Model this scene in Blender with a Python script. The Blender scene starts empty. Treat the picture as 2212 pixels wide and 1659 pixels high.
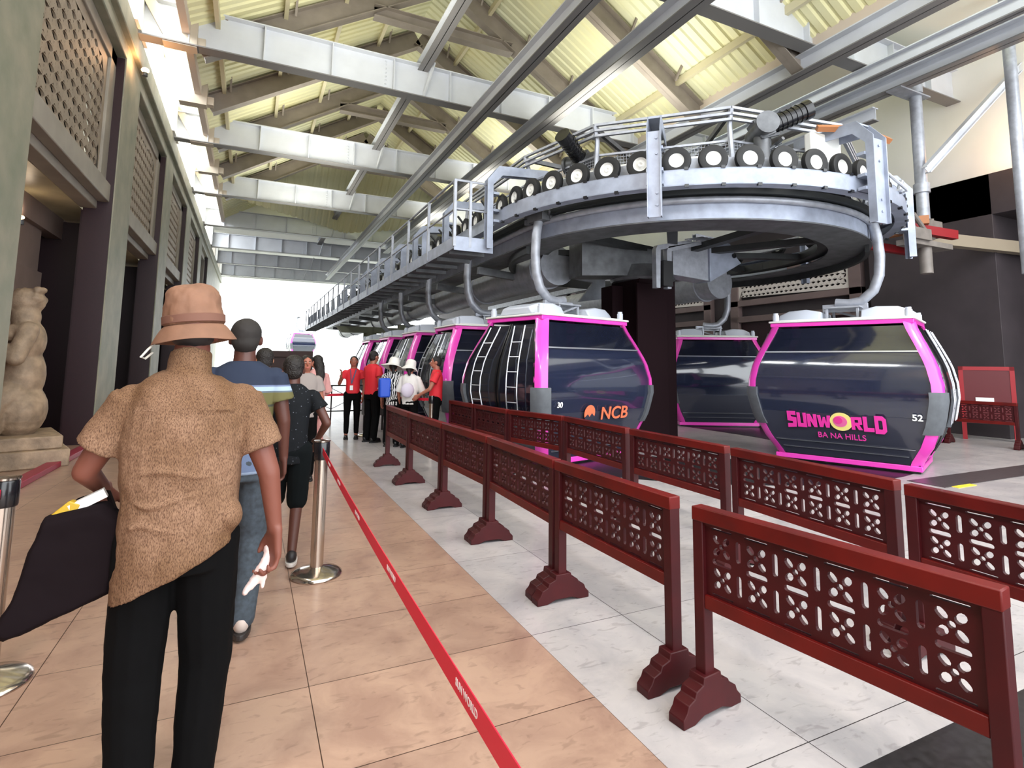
import bpy, bmesh, math, random
from mathutils import Vector as V, Matrix, Euler
random.seed(7)
SC = bpy.context.scene
COL = SC.collection
PI = math.pi
rad = math.radians

# ---------------------------------------------------------------- camera, world, light, exposure
cam_d = bpy.data.cameras.new('camera'); cam = bpy.data.objects.new('camera', cam_d); COL.objects.link(cam)
SC.camera = cam
F_PX, CX, CY = 1183.674, 1106.0, 659.846
YAW, PITCH, ROLL = .442452133, .106363472, .011606069
ca, sa = math.cos(YAW), math.sin(YAW); cb, sb = math.cos(PITCH), math.sin(PITCH); cc, sc_ = math.cos(ROLL), math.sin(ROLL)
R0 = Matrix(((1, 0, 0), (0, 0, -1), (0, 1, 0)))
RR = Matrix(((cc, -sc_, 0), (sc_, cc, 0), (0, 0, 1))) @ Matrix(((1, 0, 0), (0, cb, sb), (0, -sb, cb))) @ Matrix(((ca, 0, -sa), (0, 1, 0), (sa, 0, ca))) @ R0
right, down, fwd = RR[0], RR[1], RR[2]
M3 = Matrix((right, -down, -fwd)).transposed()
cam.matrix_world = Matrix.Translation((0, 0, 1.5)) @ M3.to_4x4()
cam_d.sensor_width = 36.0
cam_d.lens = F_PX / 2212 * 36.0
cam_d.shift_x = (1106.0 - CX) / 2212
cam_d.shift_y = (CY - 829.5) / 2212
cam_d.clip_end = 500

W = bpy.data.worlds.new('sky'); SC.world = W; W.use_nodes = True
bg = W.node_tree.nodes['Background']; bg.inputs[0].default_value = (.93, .97, 1.0, 1); bg.inputs[1].default_value = 5.6
SC.view_settings.view_transform = 'Standard'; SC.view_settings.look = 'None'
SC.view_settings.exposure = -0.15; SC.view_settings.gamma = 1.0
SC.view_settings.use_curve_mapping = False

def area_light(name, loc, target, sx, sy, power, color=(1, 1, 1)):
    d = bpy.data.lights.new(name, 'AREA'); d.shape = 'RECTANGLE'; d.size = sx; d.size_y = sy
    d.energy = power; d.color = color
    o = bpy.data.objects.new(name, d); COL.objects.link(o); o.location = loc
    o.rotation_euler = (V(target) - V(loc)).to_track_quat('-Z', 'Y').to_euler()
    return o
# daylight coming down through the clerestory windows over the left wall
for k in range(7):
    yy = 1.85 - .1 + 5.6 * (k - 1)
    area_light('window_daylight', (-3.3, yy + 2.3 - .02, 8.95), (2.2, yy + 2.1, 0), 4.4, 1.5, 600, (.95, .98, 1))
# added overhead lights, out of frame, to brighten the near hall
for (x, y, p) in ((8.6, 1.2, 200), (12.2, 1.2, 260)):
    area_light('added_overhead_fill', (x, y, 7.7), (x, y, 0), 1.6, 1.6, p, (1, .97, .93))

area_light('added_warm_fill', (-1.3, .6, 7.2), (-1.0, 1.2, 0), .7, .7, 110, (1, .66, .5))  # added warm light out of view, tinting the near left floor
for y in (3.5, 10, 16.5, 22):  # added upward lights, unseen from below, to brighten the roof
    for x in (1.6, 7.6): area_light('added_roof_fill', (x, y, 7.25), (x, y, 12), 2.6, 2.6, 130, (1, .98, .86))
# ---------------------------------------------------------------- materials
def lin(c):
    return tuple(((v / 255) / 12.92 if v / 255 <= .04045 else (((v / 255) + .055) / 1.055) ** 2.4) for v in c) + (1,)
MATS = {}
def mat(name, rgb, rough=.5, metal=0., noise=None, bump=None, alpha=1., coat=0., spec=.5, emit=None, rgb2=None):
    if name in MATS: return MATS[name]
    m = bpy.data.materials.new(name); m.use_nodes = True; nt = m.node_tree; b = nt.nodes['Principled BSDF']
    b.inputs['Base Color'].default_value = lin(rgb); b.inputs['Roughness'].default_value = rough
    b.inputs['Metallic'].default_value = metal; b.inputs['Alpha'].default_value = alpha
    b.inputs['Coat Weight'].default_value = coat; b.inputs['Specular IOR Level'].default_value = spec
    if emit:
        b.inputs['Emission Color'].default_value = lin(emit[0]); b.inputs['Emission Strength'].default_value = emit[1]
    tc = nt.nodes.new('ShaderNodeTexCoord')
    if noise:
        n = nt.nodes.new('ShaderNodeTexNoise'); n.inputs['Scale'].default_value = noise[0]; n.inputs['Detail'].default_value = 6
        nt.links.new(tc.outputs['Object'], n.inputs['Vector'])
        r = nt.nodes.new('ShaderNodeValToRGB'); r.color_ramp.elements[0].position = .3; r.color_ramp.elements[1].position = .7
        c2 = rgb2 if rgb2 else tuple(v * (1 - noise[1]) for v in rgb)
        r.color_ramp.elements[0].color = lin(c2); r.color_ramp.elements[1].color = lin(rgb)
        nt.links.new(n.outputs['Fac'], r.inputs['Fac']); nt.links.new(r.outputs['Color'], b.inputs['Base Color'])
    if bump:
        n2 = nt.nodes.new('ShaderNodeTexNoise'); n2.inputs['Scale'].default_value = bump[0]; n2.inputs['Detail'].default_value = 4
        nt.links.new(tc.outputs['Object'], n2.inputs['Vector'])
        bp = nt.nodes.new('ShaderNodeBump'); bp.inputs['Strength'].default_value = bump[1]; bp.inputs['Distance'].default_value = .02
        nt.links.new(n2.outputs['Fac'], bp.inputs['Height']); nt.links.new(bp.outputs['Normal'], b.inputs['Normal'])
    MATS[name] = m
    return m

def tile_mat(name, rgb, rgb2, rough, bw=1.17, bh=.615, ox=0., oy=0., nscale=3., dark=(95, 80, 72), vein=None):
    m = bpy.data.materials.new(name); m.use_nodes = True; nt = m.node_tree; b = nt.nodes['Principled BSDF']
    tc = nt.nodes.new('ShaderNodeTexCoord'); mp = nt.nodes.new('ShaderNodeMapping'); mp.inputs['Location'].default_value = (ox, oy, 0)
    nt.links.new(tc.outputs['Object'], mp.inputs['Vector'])
    br = nt.nodes.new('ShaderNodeTexBrick'); br.offset = 0; br.inputs['Scale'].default_value = 1
    br.inputs['Brick Width'].default_value = bw; br.inputs['Row Height'].default_value = bh; br.inputs['Mortar Size'].default_value = .0022
    br.inputs['Mortar Smooth'].default_value = .1
    br.inputs['Color1'].default_value = (1, 1, 1, 1); br.inputs['Color2'].default_value = (.86, .86, .87, 1); br.inputs['Mortar'].default_value = lin(dark)
    nt.links.new(mp.outputs['Vector'], br.inputs['Vector'])
    n = nt.nodes.new('ShaderNodeTexNoise'); n.inputs['Scale'].default_value = nscale; n.inputs['Detail'].default_value = 9; n.inputs['Roughness'].default_value = .62
    n.inputs['Distortion'].default_value = .6
    nt.links.new(tc.outputs['Object'], n.inputs['Vector'])
    r = nt.nodes.new('ShaderNodeValToRGB'); r.color_ramp.elements[0].position = .34; r.color_ramp.elements[1].position = .6
    r.color_ramp.elements[0].color = lin(rgb2); r.color_ramp.elements[1].color = lin(rgb)
    nt.links.new(n.outputs['Fac'], r.inputs['Fac'])
    # darker flecks in the stone
    v = nt.nodes.new('ShaderNodeTexNoise'); v.inputs['Scale'].default_value = 16; v.inputs['Detail'].default_value = 5; v.inputs['Distortion'].default_value = 1.2
    mp2 = nt.nodes.new('ShaderNodeMapping'); mp2.inputs['Scale'].default_value = (.55, 1.3, 1); nt.links.new(tc.outputs['Object'], mp2.inputs['Vector'])
    nt.links.new(mp2.outputs['Vector'], v.inputs['Vector'])
    rv = nt.nodes.new('ShaderNodeValToRGB'); rv.color_ramp.elements[0].position = .33; rv.color_ramp.elements[1].position = .42
    rv.color_ramp.elements[0].color = (.62, .6, .6, 1); rv.color_ramp.elements[1].color = (1, 1, 1, 1)
    nt.links.new(v.outputs['Fac'], rv.inputs['Fac'])
    mu = nt.nodes.new('ShaderNodeMixRGB'); mu.blend_type = 'MULTIPLY'; mu.inputs[0].default_value = 1
    nt.links.new(r.outputs['Color'], mu.inputs[1]); nt.links.new(br.outputs['Color'], mu.inputs[2])
    m2 = nt.nodes.new('ShaderNodeMixRGB'); m2.blend_type = 'MULTIPLY'; m2.inputs[0].default_value = .55
    nt.links.new(mu.outputs['Color'], m2.inputs[1]); nt.links.new(rv.outputs['Color'], m2.inputs[2])
    nt.links.new(m2.outputs['Color'], b.inputs['Base Color']); b.inputs['Roughness'].default_value = rough
    return m

STEEL = mat('galvanised_steel', (174, 178, 188), .42, .3, (9, .14))
STEELB = mat('bluish_galvanised_steel', (166, 174, 192), .4, .2, (5, .16))
STEELD = mat('dark_grey_steel', (112, 114, 118), .5, .4, (6, .25))  # darker grey than the galvanised steel
GIRD = mat('painted_grey_girder', (214, 218, 226), .45, 0, (2, .05))
GIRDD = mat('brown_grey_rafter_paint', (150, 140, 130), .55, 0, (3, .1))
ROOFM = mat('pale_yellow_green_roof_sheet', (238, 232, 182), .6, 0, (.35, .1), rgb2=(220, 222, 194))
PURL = mat('beige_purlin_paint', (206, 198, 166), .55, 0)
WHITE = mat('white_plaster', (240, 240, 236), .7, 0, (1, .03))
PIER = mat('grey_green_stone_pier', (156, 150, 132), .6, 0, (2.2, .16), (8, .15), rgb2=(126, 130, 112))
MAROON = mat('dark_maroon_cladding', (44, 20, 28), .45, 0, (30, .12))
DARKW = mat('unlit_recess_black', (12, 10, 12), .9, spec=.1)  # near-black colour carries the shade of the deep openings
GREYW = mat('dark_grey_wall_panel', (62, 54, 58), .7, 0, (2, .15))
BROWNW = mat('brown_grey_wall', (118, 100, 98), .6, 0, (2, .1))
MARBC = mat('cream_marble', (216, 206, 170), .35, 0, (1.6, .2), rgb2=(178, 168, 134))
WOOD = mat('red_brown_lacquered_wood', (104, 16, 11), .45, 0, (4, .25), coat=.05, spec=.3, rgb2=(80, 12, 10))
WOODD = mat('dark_red_wood', (66, 9, 14), .5, 0, (6, .25), coat=.0, spec=.3, rgb2=(52, 8, 13))
BLACK = mat('black_rubber', (26, 26, 28), .65)
BLACKP = mat('black_gloss', (20, 20, 24), .25, 0, coat=.3)
CHROME = mat('polished_steel', (196, 184, 172), .16, .95)
RED = mat('red_webbing', (226, 30, 62), .5)
REDP = mat('deep_red_paint', (134, 24, 30), .4)
PINK = mat('bright_pink_paint', (238, 70, 190), .3, 0, coat=.4)
PAD = mat('grey_rubber_guard', (98, 102, 108), .65, 0, (14, .1))
GLASS = mat('dark_tinted_glass', (26, 30, 46), .08, 0, alpha=.8, spec=1.0, coat=.6)
GLASS2 = mat('glass_with_blue_reflection', (38, 44, 66), .1, 0, alpha=.86, spec=1.0, coat=.8)  # bluish base colour stands in for the outdoor reflection
PANELD = mat('navy_black_gloss_panel', (52, 54, 68), .18, 0, coat=.6)
GREYP = mat('pale_grey_roof_plastic', (200, 206, 218), .4)
SKIN = mat('light_skin', (166, 104, 84), .5)
SKIND = mat('brown_skin', (82, 46, 36), .5)
HAIR = mat('black_hair', (30, 24, 22), .5, 0, (60, .3), (90, .6))
WINP = mat('window_pane', (235, 242, 246), .05, 0, alpha=.12)

# ---------------------------------------------------------------- mesh helpers
class MB:
    def __init__(s): s.v = []; s.f = []
    def add(s, vs, fs):
        o = len(s.v); s.v += [tuple(p) for p in vs]; s.f += [tuple(i + o for i in f) for f in fs]; return s
    def box(s, c, d, R=None):
        c = V(c); h = V(d) / 2; vs = []
        for x in (-1, 1):
            for y in (-1, 1):
                for z in (-1, 1):
                    p = V((x * h.x, y * h.y, z * h.z)); vs.append(c + (R @ p if R else p))
        return s.add(vs, [(0, 1, 3, 2), (4, 6, 7, 5), (0, 4, 5, 1), (2, 3, 7, 6), (0, 2, 6, 4), (1, 5, 7, 3)])
    def bx(s, x0, x1, y0, y1, z0, z1):
        return s.box(((x0 + x1) / 2, (y0 + y1) / 2, (z0 + z1) / 2), (abs(x1 - x0), abs(y1 - y0), abs(z1 - z0)))
    def beam(s, a, b, w, h, up=(0, 0, 1)):
        a, b = V(a), V(b); d = b - a; L = d.length
        if L < 1e-6: return s
        d.normalize(); u = V(up)
        if abs(d.dot(u)) > .98: u = V((0, 1, 0))
        sd = d.cross(u).normalized(); u = sd.cross(d).normalized()
        R = Matrix((sd, d, u)).transposed()
        return s.box((a + b) / 2, (w, L, h), R)
    def hbeam(s, a, b, w, h, tf=.02, tw=.012):
        z = V((0, 0, 1)); a, b = V(a), V(b)
        d = (b - a).normalized(); sd = d.cross(z).normalized(); u = sd.cross(d).normalized()
        s.beam(a, b, tw, h, u); s.beam(a + u * (h / 2 - tf / 2), b + u * (h / 2 - tf / 2), w, tf, u)
        return s.beam(a - u * (h / 2 - tf / 2), b - u * (h / 2 - tf / 2), w, tf, u)
    def rings(s, rs, cap=True, closed=False):
        n = len(rs[0]); o = len(s.v); fs = []
        for r in rs: s.v += [tuple(p) for p in r]
        m = len(rs); K = m if closed else m - 1
        for i in range(K):
            for j in range(n):
                a = o + i * n + j; b = o + i * n + (j + 1) % n; i2 = (i + 1) % m
                c = o + i2 * n + (j + 1) % n; d = o + i2 * n + j
                fs.append((a, b, c, d))
        if cap and not closed:
            fs.append(tuple(o + j for j in range(n))[::-1]); fs.append(tuple(o + (m - 1) * n + j for j in range(n)))
        s.f += fs; return s
    def tube(s, pts, r, n=10, closed=False, cap=True, flat=1.):
        pts = [V(p) for p in pts]; m = len(pts); rs = []; pu = None
        for i, p in enumerate(pts):
            a = pts[i - 1] if (i > 0 or closed) else p; b = pts[(i + 1) % m] if (i < m - 1 or closed) else p
            d = (b - a).normalized()
            if pu is None:
                u = V((0, 0, 1)) if abs(d.z) < .9 else V((1, 0, 0))
            else: u = pu
            sd = d.cross(u)
            if sd.length < 1e-4: sd = d.cross(V((0, 1, 0)))
            sd.normalize(); u = sd.cross(d).normalized(); pu = u
            rr = r[i] if isinstance(r, (list, tuple)) else r
            rs.append([p + sd * math.cos(t) * rr + u * math.sin(t) * rr * flat for t in (2 * PI * k / n for k in range(n))])
        return s.rings(rs, cap, closed)
    def cyl(s, a, b, r, n=16, r2=None): return s.tube([a, b], [r, r if r2 is None else r2], n)
    def lathe(s, prof, c=(0, 0, 0), n=32, axis='z', cap=True):
        rs = []; c = V(c)
        for (r, z) in prof:
            ring = []
            for k in range(n):
                t = 2 * PI * k / n
                p = (r * math.cos(t), r * math.sin(t), z)
                if axis == 'x': p = (p[2], p[0], p[1])
                if axis == 'y': p = (p[1], p[2], p[0])
                ring.append(c + V(p))
            rs.append(ring)
        return s.rings(rs, cap)
    def ell(s, c, r, R=None, n=16, m=10):
        c = V(c); rs = []
        for i in range(1, m):
            ph = PI * i / m - PI / 2
            rs.append([c + (R @ V((r[0] * math.cos(ph) * math.cos(t), r[1] * math.cos(ph) * math.sin(t), r[2] * math.sin(ph))) if R else
                       V((r[0] * math.cos(ph) * math.cos(t), r[1] * math.cos(ph) * math.sin(t), r[2] * math.sin(ph)))) for t in (2 * PI * k / n for k in range(n))])
        return s.rings(rs, True)
    def cap(s, a, ra, b, rb, n=12):
        """tapered limb with rounded ends"""
        a, b = V(a), V(b); d = (b - a)
        L = d.length
        if L < 1e-5: return s.ell(a, (ra,) * 3)
        d.normalize()
        pts = []; rr = []
        for t in (-.98, -.8, -.45): pts.append(a + d * ra * t); rr.append(ra * math.sqrt(1 - t * t))
        pts.append(a); rr.append(ra); pts.append(b); rr.append(rb)
        for t in (.45, .8, .98): pts.append(b + d * rb * t); rr.append(rb * math.sqrt(1 - t * t))
        return s.tube(pts, rr, n)
    def chain(s, pts, rs):
        for i in range(len(pts) - 1): s.cap(pts[i], rs[i], pts[i + 1], rs[i + 1])
        return s
    def poly(s, pts, n, t):
        """flat polygon with thickness t along n"""
        n = V(n).normalized(); a = [V(p) - n * t / 2 for p in pts]; b = [V(p) + n * t / 2 for p in pts]
        return s.rings([a, b])
    def arc_strip(s, c, r0, r1, z0, z1, a0, a1, n=48):
        """curved bar of rectangular section"""
        rs = []
        for k in range(n + 1):
            t = rad(a0 + (a1 - a0) * k / n); cx, sx = math.cos(t), math.sin(t)
            rs.append([(c[0] + r * cx, c[1] + r * sx, z) for (r, z) in ((r0, z0), (r1, z0), (r1, z1), (r0, z1))])
        return s.rings(rs)
    def xf(s, Mx):
        s.v = [tuple(Mx @ V(p)) for p in s.v]; return s
    def join(s, o): return s.add(o.v, o.f)

def finish(me, sharp=40, smooth=True):
    bm = bmesh.new(); bm.from_mesh(me)
    bmesh.ops.recalc_face_normals(bm, faces=bm.faces)
    ca_ = rad(sharp)
    for e in bm.edges:
        if len(e.link_faces) == 2 and e.calc_face_angle(0) > ca_: e.smooth = False
    for f in bm.faces: f.smooth = smooth
    bm.to_mesh(me); bm.free()

def setp(o, label=None, cat=None, group=None, kind=None):
    if label: o['label'] = label
    if cat: o['category'] = cat
    if group: o['group'] = group
    if kind: o['kind'] = kind
    return o

def obj(name, mb, m, parent=None, label=None, cat=None, group=None, kind=None, bevel=0, sharp=40):
    me = bpy.data.meshes.new(name); me.from_pydata(mb.v, [], mb.f); finish(me, sharp)
    for mm in (m if isinstance(m, (list, tuple)) else [m]): me.materials.append(mm)
    o = bpy.data.objects.new(name, me); COL.objects.link(o)
    if bevel:
        b = o.modifiers.new('bevel', 'BEVEL'); b.width = bevel; b.segments = 2; b.limit_method = 'ANGLE'
    if parent: o.parent = parent
    return setp(o, label, cat, group, kind)

def empty(name, loc=(0, 0, 0), rz=0, label=None, cat=None, group=None, kind=None):
    o = bpy.data.objects.new(name, None); COL.objects.link(o); o.location = loc; o.rotation_euler = (0, 0, rz)
    o.empty_display_size = .1
    return setp(o, label, cat, group, kind)

def kids(o): return [c for c in bpy.data.objects if c.parent == o]
def copy_tree(o, parent=None):
    c = o.copy(); COL.objects.link(c); c.parent = parent
    for ch in kids(o): copy_tree(ch, c)
    return c

def baked(mb, voxel, smooth=4, disp=None):
    """fuse overlapping volumes into one continuous surface"""
    me = bpy.data.meshes.new('tmp'); me.from_pydata(mb.v, [], mb.f); finish(me)
    o = bpy.data.objects.new('tmp', me); COL.objects.link(o)
    r = o.modifiers.new('r', 'REMESH'); r.mode = 'VOXEL'; r.voxel_size = voxel; r.use_smooth_shade = True
    s = o.modifiers.new('s', 'SMOOTH'); s.factor = .6; s.iterations = smooth
    if disp:
        tx = bpy.data.textures.new('t', 'CLOUDS'); tx.noise_scale = disp[0]; tx.noise_depth = 2
        d = o.modifiers.new('d', 'DISPLACE'); d.texture = tx; d.strength = disp[1]; d.mid_level = .5; d.texture_coords = 'LOCAL'
    dg = bpy.context.evaluated_depsgraph_get(); dg.update()
    out = bpy.data.meshes.new_from_object(o.evaluated_get(dg)); bpy.data.objects.remove(o)
    for p in out.polygons: p.use_smooth = True
    return out

def mobj(name, me, m, parent=None, **k):
    me.name = name; me.materials.clear(); me.materials.append(m)
    o = bpy.data.objects.new(name, me); COL.objects.link(o)
    if parent: o.parent = parent
    return setp(o, **k)

def plate_mesh(polys, t, res=1):
    """flat panel with holes: first outline and the holes as closed 2D loops, thickness t"""
    cu = bpy.data.curves.new('plate', 'CURVE'); cu.dimensions = '2D'; cu.fill_mode = 'BOTH'; cu.extrude = t / 2
    for P in polys:
        sp = cu.splines.new('POLY'); sp.points.add(len(P) - 1)
        for i, p in enumerate(P): sp.points[i].co = (p[0], p[1], 0, 1)
        sp.use_cyclic_u = True
    o = bpy.data.objects.new('plate', cu); COL.objects.link(o)
    dg = bpy.context.evaluated_depsgraph_get(); dg.update()
    me = bpy.data.meshes.new_from_object(o.evaluated_get(dg)); bpy.data.objects.remove(o)
    me.materials.clear(); return me

def text_mesh(s, size, t=.004, off=0., sx=1.):
    cu = bpy.data.curves.new('text', 'FONT'); cu.body = s; cu.size = size; cu.extrude = t; cu.offset = off; cu.align_x = 'CENTER'; cu.align_y = 'CENTER'
    o = bpy.data.objects.new('text', cu); COL.objects.link(o)
    dg = bpy.context.evaluated_depsgraph_get(); dg.update()
    me = bpy.data.meshes.new_from_object(o.evaluated_get(dg)); bpy.data.objects.remove(o)
    me.materials.clear()
    for v in me.vertices: v.co.x *= sx
    return me

def ordn(i): return ('first', 'second', 'third', 'fourth', 'fifth', 'sixth', 'seventh', 'eighth', 'ninth', 'tenth', 'eleventh', 'twelfth', 'thirteenth')[i]

# ================================================================ SETTING
FL_A = tile_mat('pinkish_beige_marble_tiles', (184, 152, 132), (160, 128, 112), .3, ox=-.33, oy=-.392)
FL_B = tile_mat('white_grey_marble_tiles', (188, 182, 181), (164, 160, 162), .28, bw=2.4, bh=1.23, ox=-2.115, oy=-.4, nscale=2.5, dark=(70, 66, 66))
FL_D = mat('dark_granite', (48, 46, 48), .3, 0, (26, .45))
FL_S = mat('grey_black_border_stone', (78, 72, 74), .35, 0, (10, .2))
def flr(x0, x1, y0, y1, z=0.): return MB().add([(x0, y0, z), (x1, y0, z), (x1, y1, z), (x0, y1, z)], [(0, 1, 2, 3)])
fl = MB()
me = bpy.data.meshes.new('floor')
quads = [(-6, 1.5, -6, 48, 0), (1.5, 2.115, -6, 48, 1), (2.115, 18, 1.455, 48, 1), (2.115, 18, -6, 1.455, 2)]
vs, fs = [], []
for (x0, x1, y0, y1, k) in quads:
    o = len(vs); vs += [(x0, y0, 0), (x1, y0, 0), (x1, y1, 0), (x0, y1, 0)]; fs.append((o, o + 1, o + 2, o + 3))
me.from_pydata(vs, [], fs)
for mm in (FL_A, FL_B, FL_D): me.materials.append(mm)
for i, q in enumerate(quads): me.polygons[i].material_index = q[4]
floor = bpy.data.objects.new('floor', me); COL.objects.link(floor); floor['kind'] = 'structure'
obj('floor_border_strip', MB().bx(8.05, 14.9, 4.1, 4.55, -.02, .006), FL_S, kind='structure').name = 'trim_1'
obj('trim_2', MB().bx(8.2, 8.62, 4.02, 4.1, -.02, .007), mat('yellow_line_paint', (226, 206, 60), .5), kind='structure')
obj('trim_3', MB().bx(-60, 80, 48, 160, -1.5, -1.2), mat('pale_outdoor_ground', (205, 210, 196), .8), kind='structure').name = 'ground'
# dark lane the cabins travel over
K = 1.1                                     # ropeway parts below are drawn in units of 1.1 m
RC = (7.03, 7.99); RB = (7.0, 7.8)
LC = (RC[0] * K, RC[1] * K)
lane = MB().arc_strip(LC, 1.95 * K, 3.72 * K, -.02, .004, 180, 360)
lane.bx(LC[0] - 3.72 * K, LC[0] - 1.95 * K, LC[1], 44, -.02, .004).bx(LC[0] + 1.95 * K, LC[0] + 3.72 * K, LC[1], 40, -.02, .004)
obj('trim_3', lane, mat('black_lane_floor', (26, 30, 28), .35, 0, (12, .3)), kind='structure')

# ---- left wall: piers, headers, recesses, cornice
XW = -2.45
wl = MB()
bays = [7.93 + 5.63 * k for k in range(-2, 5)]         # each opening starts here and is 4.22 wide
for y0 in bays:
    y1 = y0 + 4.22
    wl.bx(-2.9, XW, y0 - 1.41, y0, 0, 7.93)            # pier
wl.bx(-4.6, XW, bays[-1] + 4.22, 48, 0, 7.93)
obj('wall_left', wl, PIER, kind='structure')
obj('trim_4', MB().bx(-2.6, XW + .1, -6, 48, 7.5, 7.95).bx(-4.6, XW - .001, -6, 48, 7.22, 7.5), PIER, kind='structure', bevel=.02)
jm = MB()
for y0 in bays:
    y1 = y0 + 4.22
    jm.bx(-2.9, XW - .02, y1 - .03, y1 + .003, 0, 7.2); jm.bx(-2.9, XW - .02, y0 - .003, y0 + .03, 0, 7.2)
    jm.bx(-2.93, -2.9, y1, y1 + 1.41, 0, 4.2)
    jm.bx(-4.6, -2.93, y0 - .12, y0 - .06, 0, 4.2)
obj('wall_back_of_recesses', jm, MAROON, kind='structure').name = 'trim_5'
hd = MB(); rc = MB(); bk = MB(); jv = MB()
for y0 in bays:
    y1 = y0 + 4.22
    hd.bx(-2.7, -2.52, y0, y1, 4.38, 4.72); hd.bx(-2.95, -2.7, y0, y1, 4.24, 4.6); hd.bx(-2.75, -2.6, y0, y0 + .28, 4.7, 7.22); hd.bx(-2.75, -2.6, y1 - .42, y1, 4.7, 7.22)
    hd.bx(-2.75, -2.6, y0, y1, 6.98, 7.22)
    rc.bx(-4.6, -2.95, y0 - .1, y1 + 1.3, 4.24, 4.3)
    bk.bx(-3.75, -3.5, y0 - .06, y1 + 1.29, 3.84, 4.24)
    bk.bx(-3.75, -3.6, y0 - .06, y1 + .5, .0, 3.84).bx(-3.6, -3.52, y0 + .3, y1 + .45, .0, 3.05)
    jv.bx(-4.6, -4.5, y0, y1 + 1.29, 0, 4.24)
obj('trim_6', hd, mat('stone_header', (160, 152, 140), .6, 0, (2, .1)), kind='structure', bevel=.015)
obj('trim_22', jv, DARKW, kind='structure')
obj('trim_7', rc, MARBC, kind='structure')
obj('trim_8', bk, mat('taupe_recess_panel', (142, 122, 114), .55, 0, (2, .1)), kind='structure')
obj('baseboard_left', MB().bx(XW - .02, XW + .14, -6, 48, 0, .075), mat('raspberry_plinth', (150, 34, 62), .45), kind='structure', bevel=.01)

# fretwork screens over the openings
def petal(cx, cy, ang, L, w, n=4):
    P = []
    for k in range(n + 1):
        t = -1 + 2 * k / n; P.append((t * L / 2, w / 2 * (1 - t * t) + .001))
    for k in range(1, n):
        t = 1 - 2 * k / n; P.append((t * L / 2, -w / 2 * (1 - t * t) - .001))
    c, s_ = math.cos(ang), math.sin(ang)
    return [(cx + x * c - y * s_, cy + x * s_ + y * c) for x, y in P]
def screen_holes(w, h, s, lobed=True, m=.05):
    H = []
    dy = s * math.sqrt(3) / 2
    for j in range(-1, int(h / dy) + 2):
        for i in range(-1, int(w / s) + 2):
            px = i * s + (s / 2 if j % 2 else 0); py = j * dy
            for a in (0, PI / 3, 2 * PI / 3):
                cx_, cy_ = px + math.cos(a) * s / 2, py + math.sin(a) * s / 2
                top = h - m
                if lobed: top = h - m - .35 * abs(math.cos(cx_ / w * 2 * PI)) ** 2 * (1 if abs(cx_ / w - .5) > .2 else .25)
                if cx_ < m + s * .4 or cx_ > w - m - s * .4 or cy_ < m + s * .4 or cy_ > top - s * .4: continue
                H.append(petal(cx_, cy_, a, s * .9, s * .46))
    return H
def screen_mesh(w, h, s, t=.05, lobed=True):
    return plate_mesh([[(0, 0), (w, 0), (w, h), (0, h)]] + screen_holes(w, h, s, lobed), t)
FRET = mat('beige_carved_fretwork', (158, 142, 124), .55, 0, (4, .12))
sm = screen_mesh(3.52, 2.3, .27, .03)
finish(sm, 30, False)
for i, y0 in enumerate(bays[1:6]):
    o = mobj('fretwork_screen', sm if i == 0 else sm, FRET)
    o.matrix_world = Matrix.Translation((-2.66, y0 + .28, 4.7)) @ Matrix(((0, 0, 1), (1, 0, 0), (0, 1, 0))).to_4x4()
    setp(o, ('beige carved fretwork screen over the %s opening of the left wall' % (('nearest', 'nearest', 'second nearest', 'third nearest', 'fourth nearest')[i]) if i != 0 else 'beige carved fretwork screen behind the frame edge in the left wall'), 'screen', 'fretwork screens above the left wall openings')
# black sheets behind the screens, standing in for the unlit void
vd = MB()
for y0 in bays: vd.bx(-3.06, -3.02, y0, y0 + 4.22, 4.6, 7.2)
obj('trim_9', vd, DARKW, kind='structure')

# clerestory above the left cornice
cw = MB()
for k in range(-1, 9):
    y = 6.9 + 5.6 * k
    cw.bx(-2.7, -2.3, y - .55, y + .55, 7.95, 9.5)
cw.bx(-2.7, -2.3, -6, 48, 9.35, 9.6)
obj('wall_clerestory', cw, WHITE, kind='structure').name = 'trim_10'
for k in range(-1, 8):
    y0 = 6.9 + 5.6 * k + .55; y1 = y0 + 4.5
    w = empty('window_%d' % (k + 2), (-2.5, y0, 7.95), kind='structure')
    f = MB(); 
    for yy in (0, 1.1, 1.5, 3.0, 3.4, 4.5): f.bx(-.05, .05, yy - .035, yy + .035, 0, 1.4)
    f.bx(-.05, .05, 0, 4.5, 0, .06).bx(-.05, .05, 0, 4.5, 1.34, 1.4)
    obj('window_frame', f, mat('pale_window_frame', (214, 206, 194), .5), w)
    obj('window_pane', MB().bx(-.006, .006, .03, 4.47, .06, 1.34), WINP, w)
cp = MB()
for k in range(-1, 7):
    for yy in (6.9 + 5.6 * k + 2.8, 6.9 + 5.6 * k):
        if yy > 24: continue
        cp.bx(-1.95, -1.35, yy - .14, yy + .14, 7.86 if k else 7.86, 8.5)
        cp.poly([(-1.95, yy, 8.0), (-1.95, yy, 8.5), (-2.35, yy, 8.9), (-2.35, yy, 8.7)], (0, 1, 0), .28)
        cp.bx(-1.35, -1.2, yy - .1, yy + .1, 7.9, 8.1)
obj('trim_11', cp, mat('beige_post_paint', (196, 184, 168), .6), kind='structure')

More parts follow.
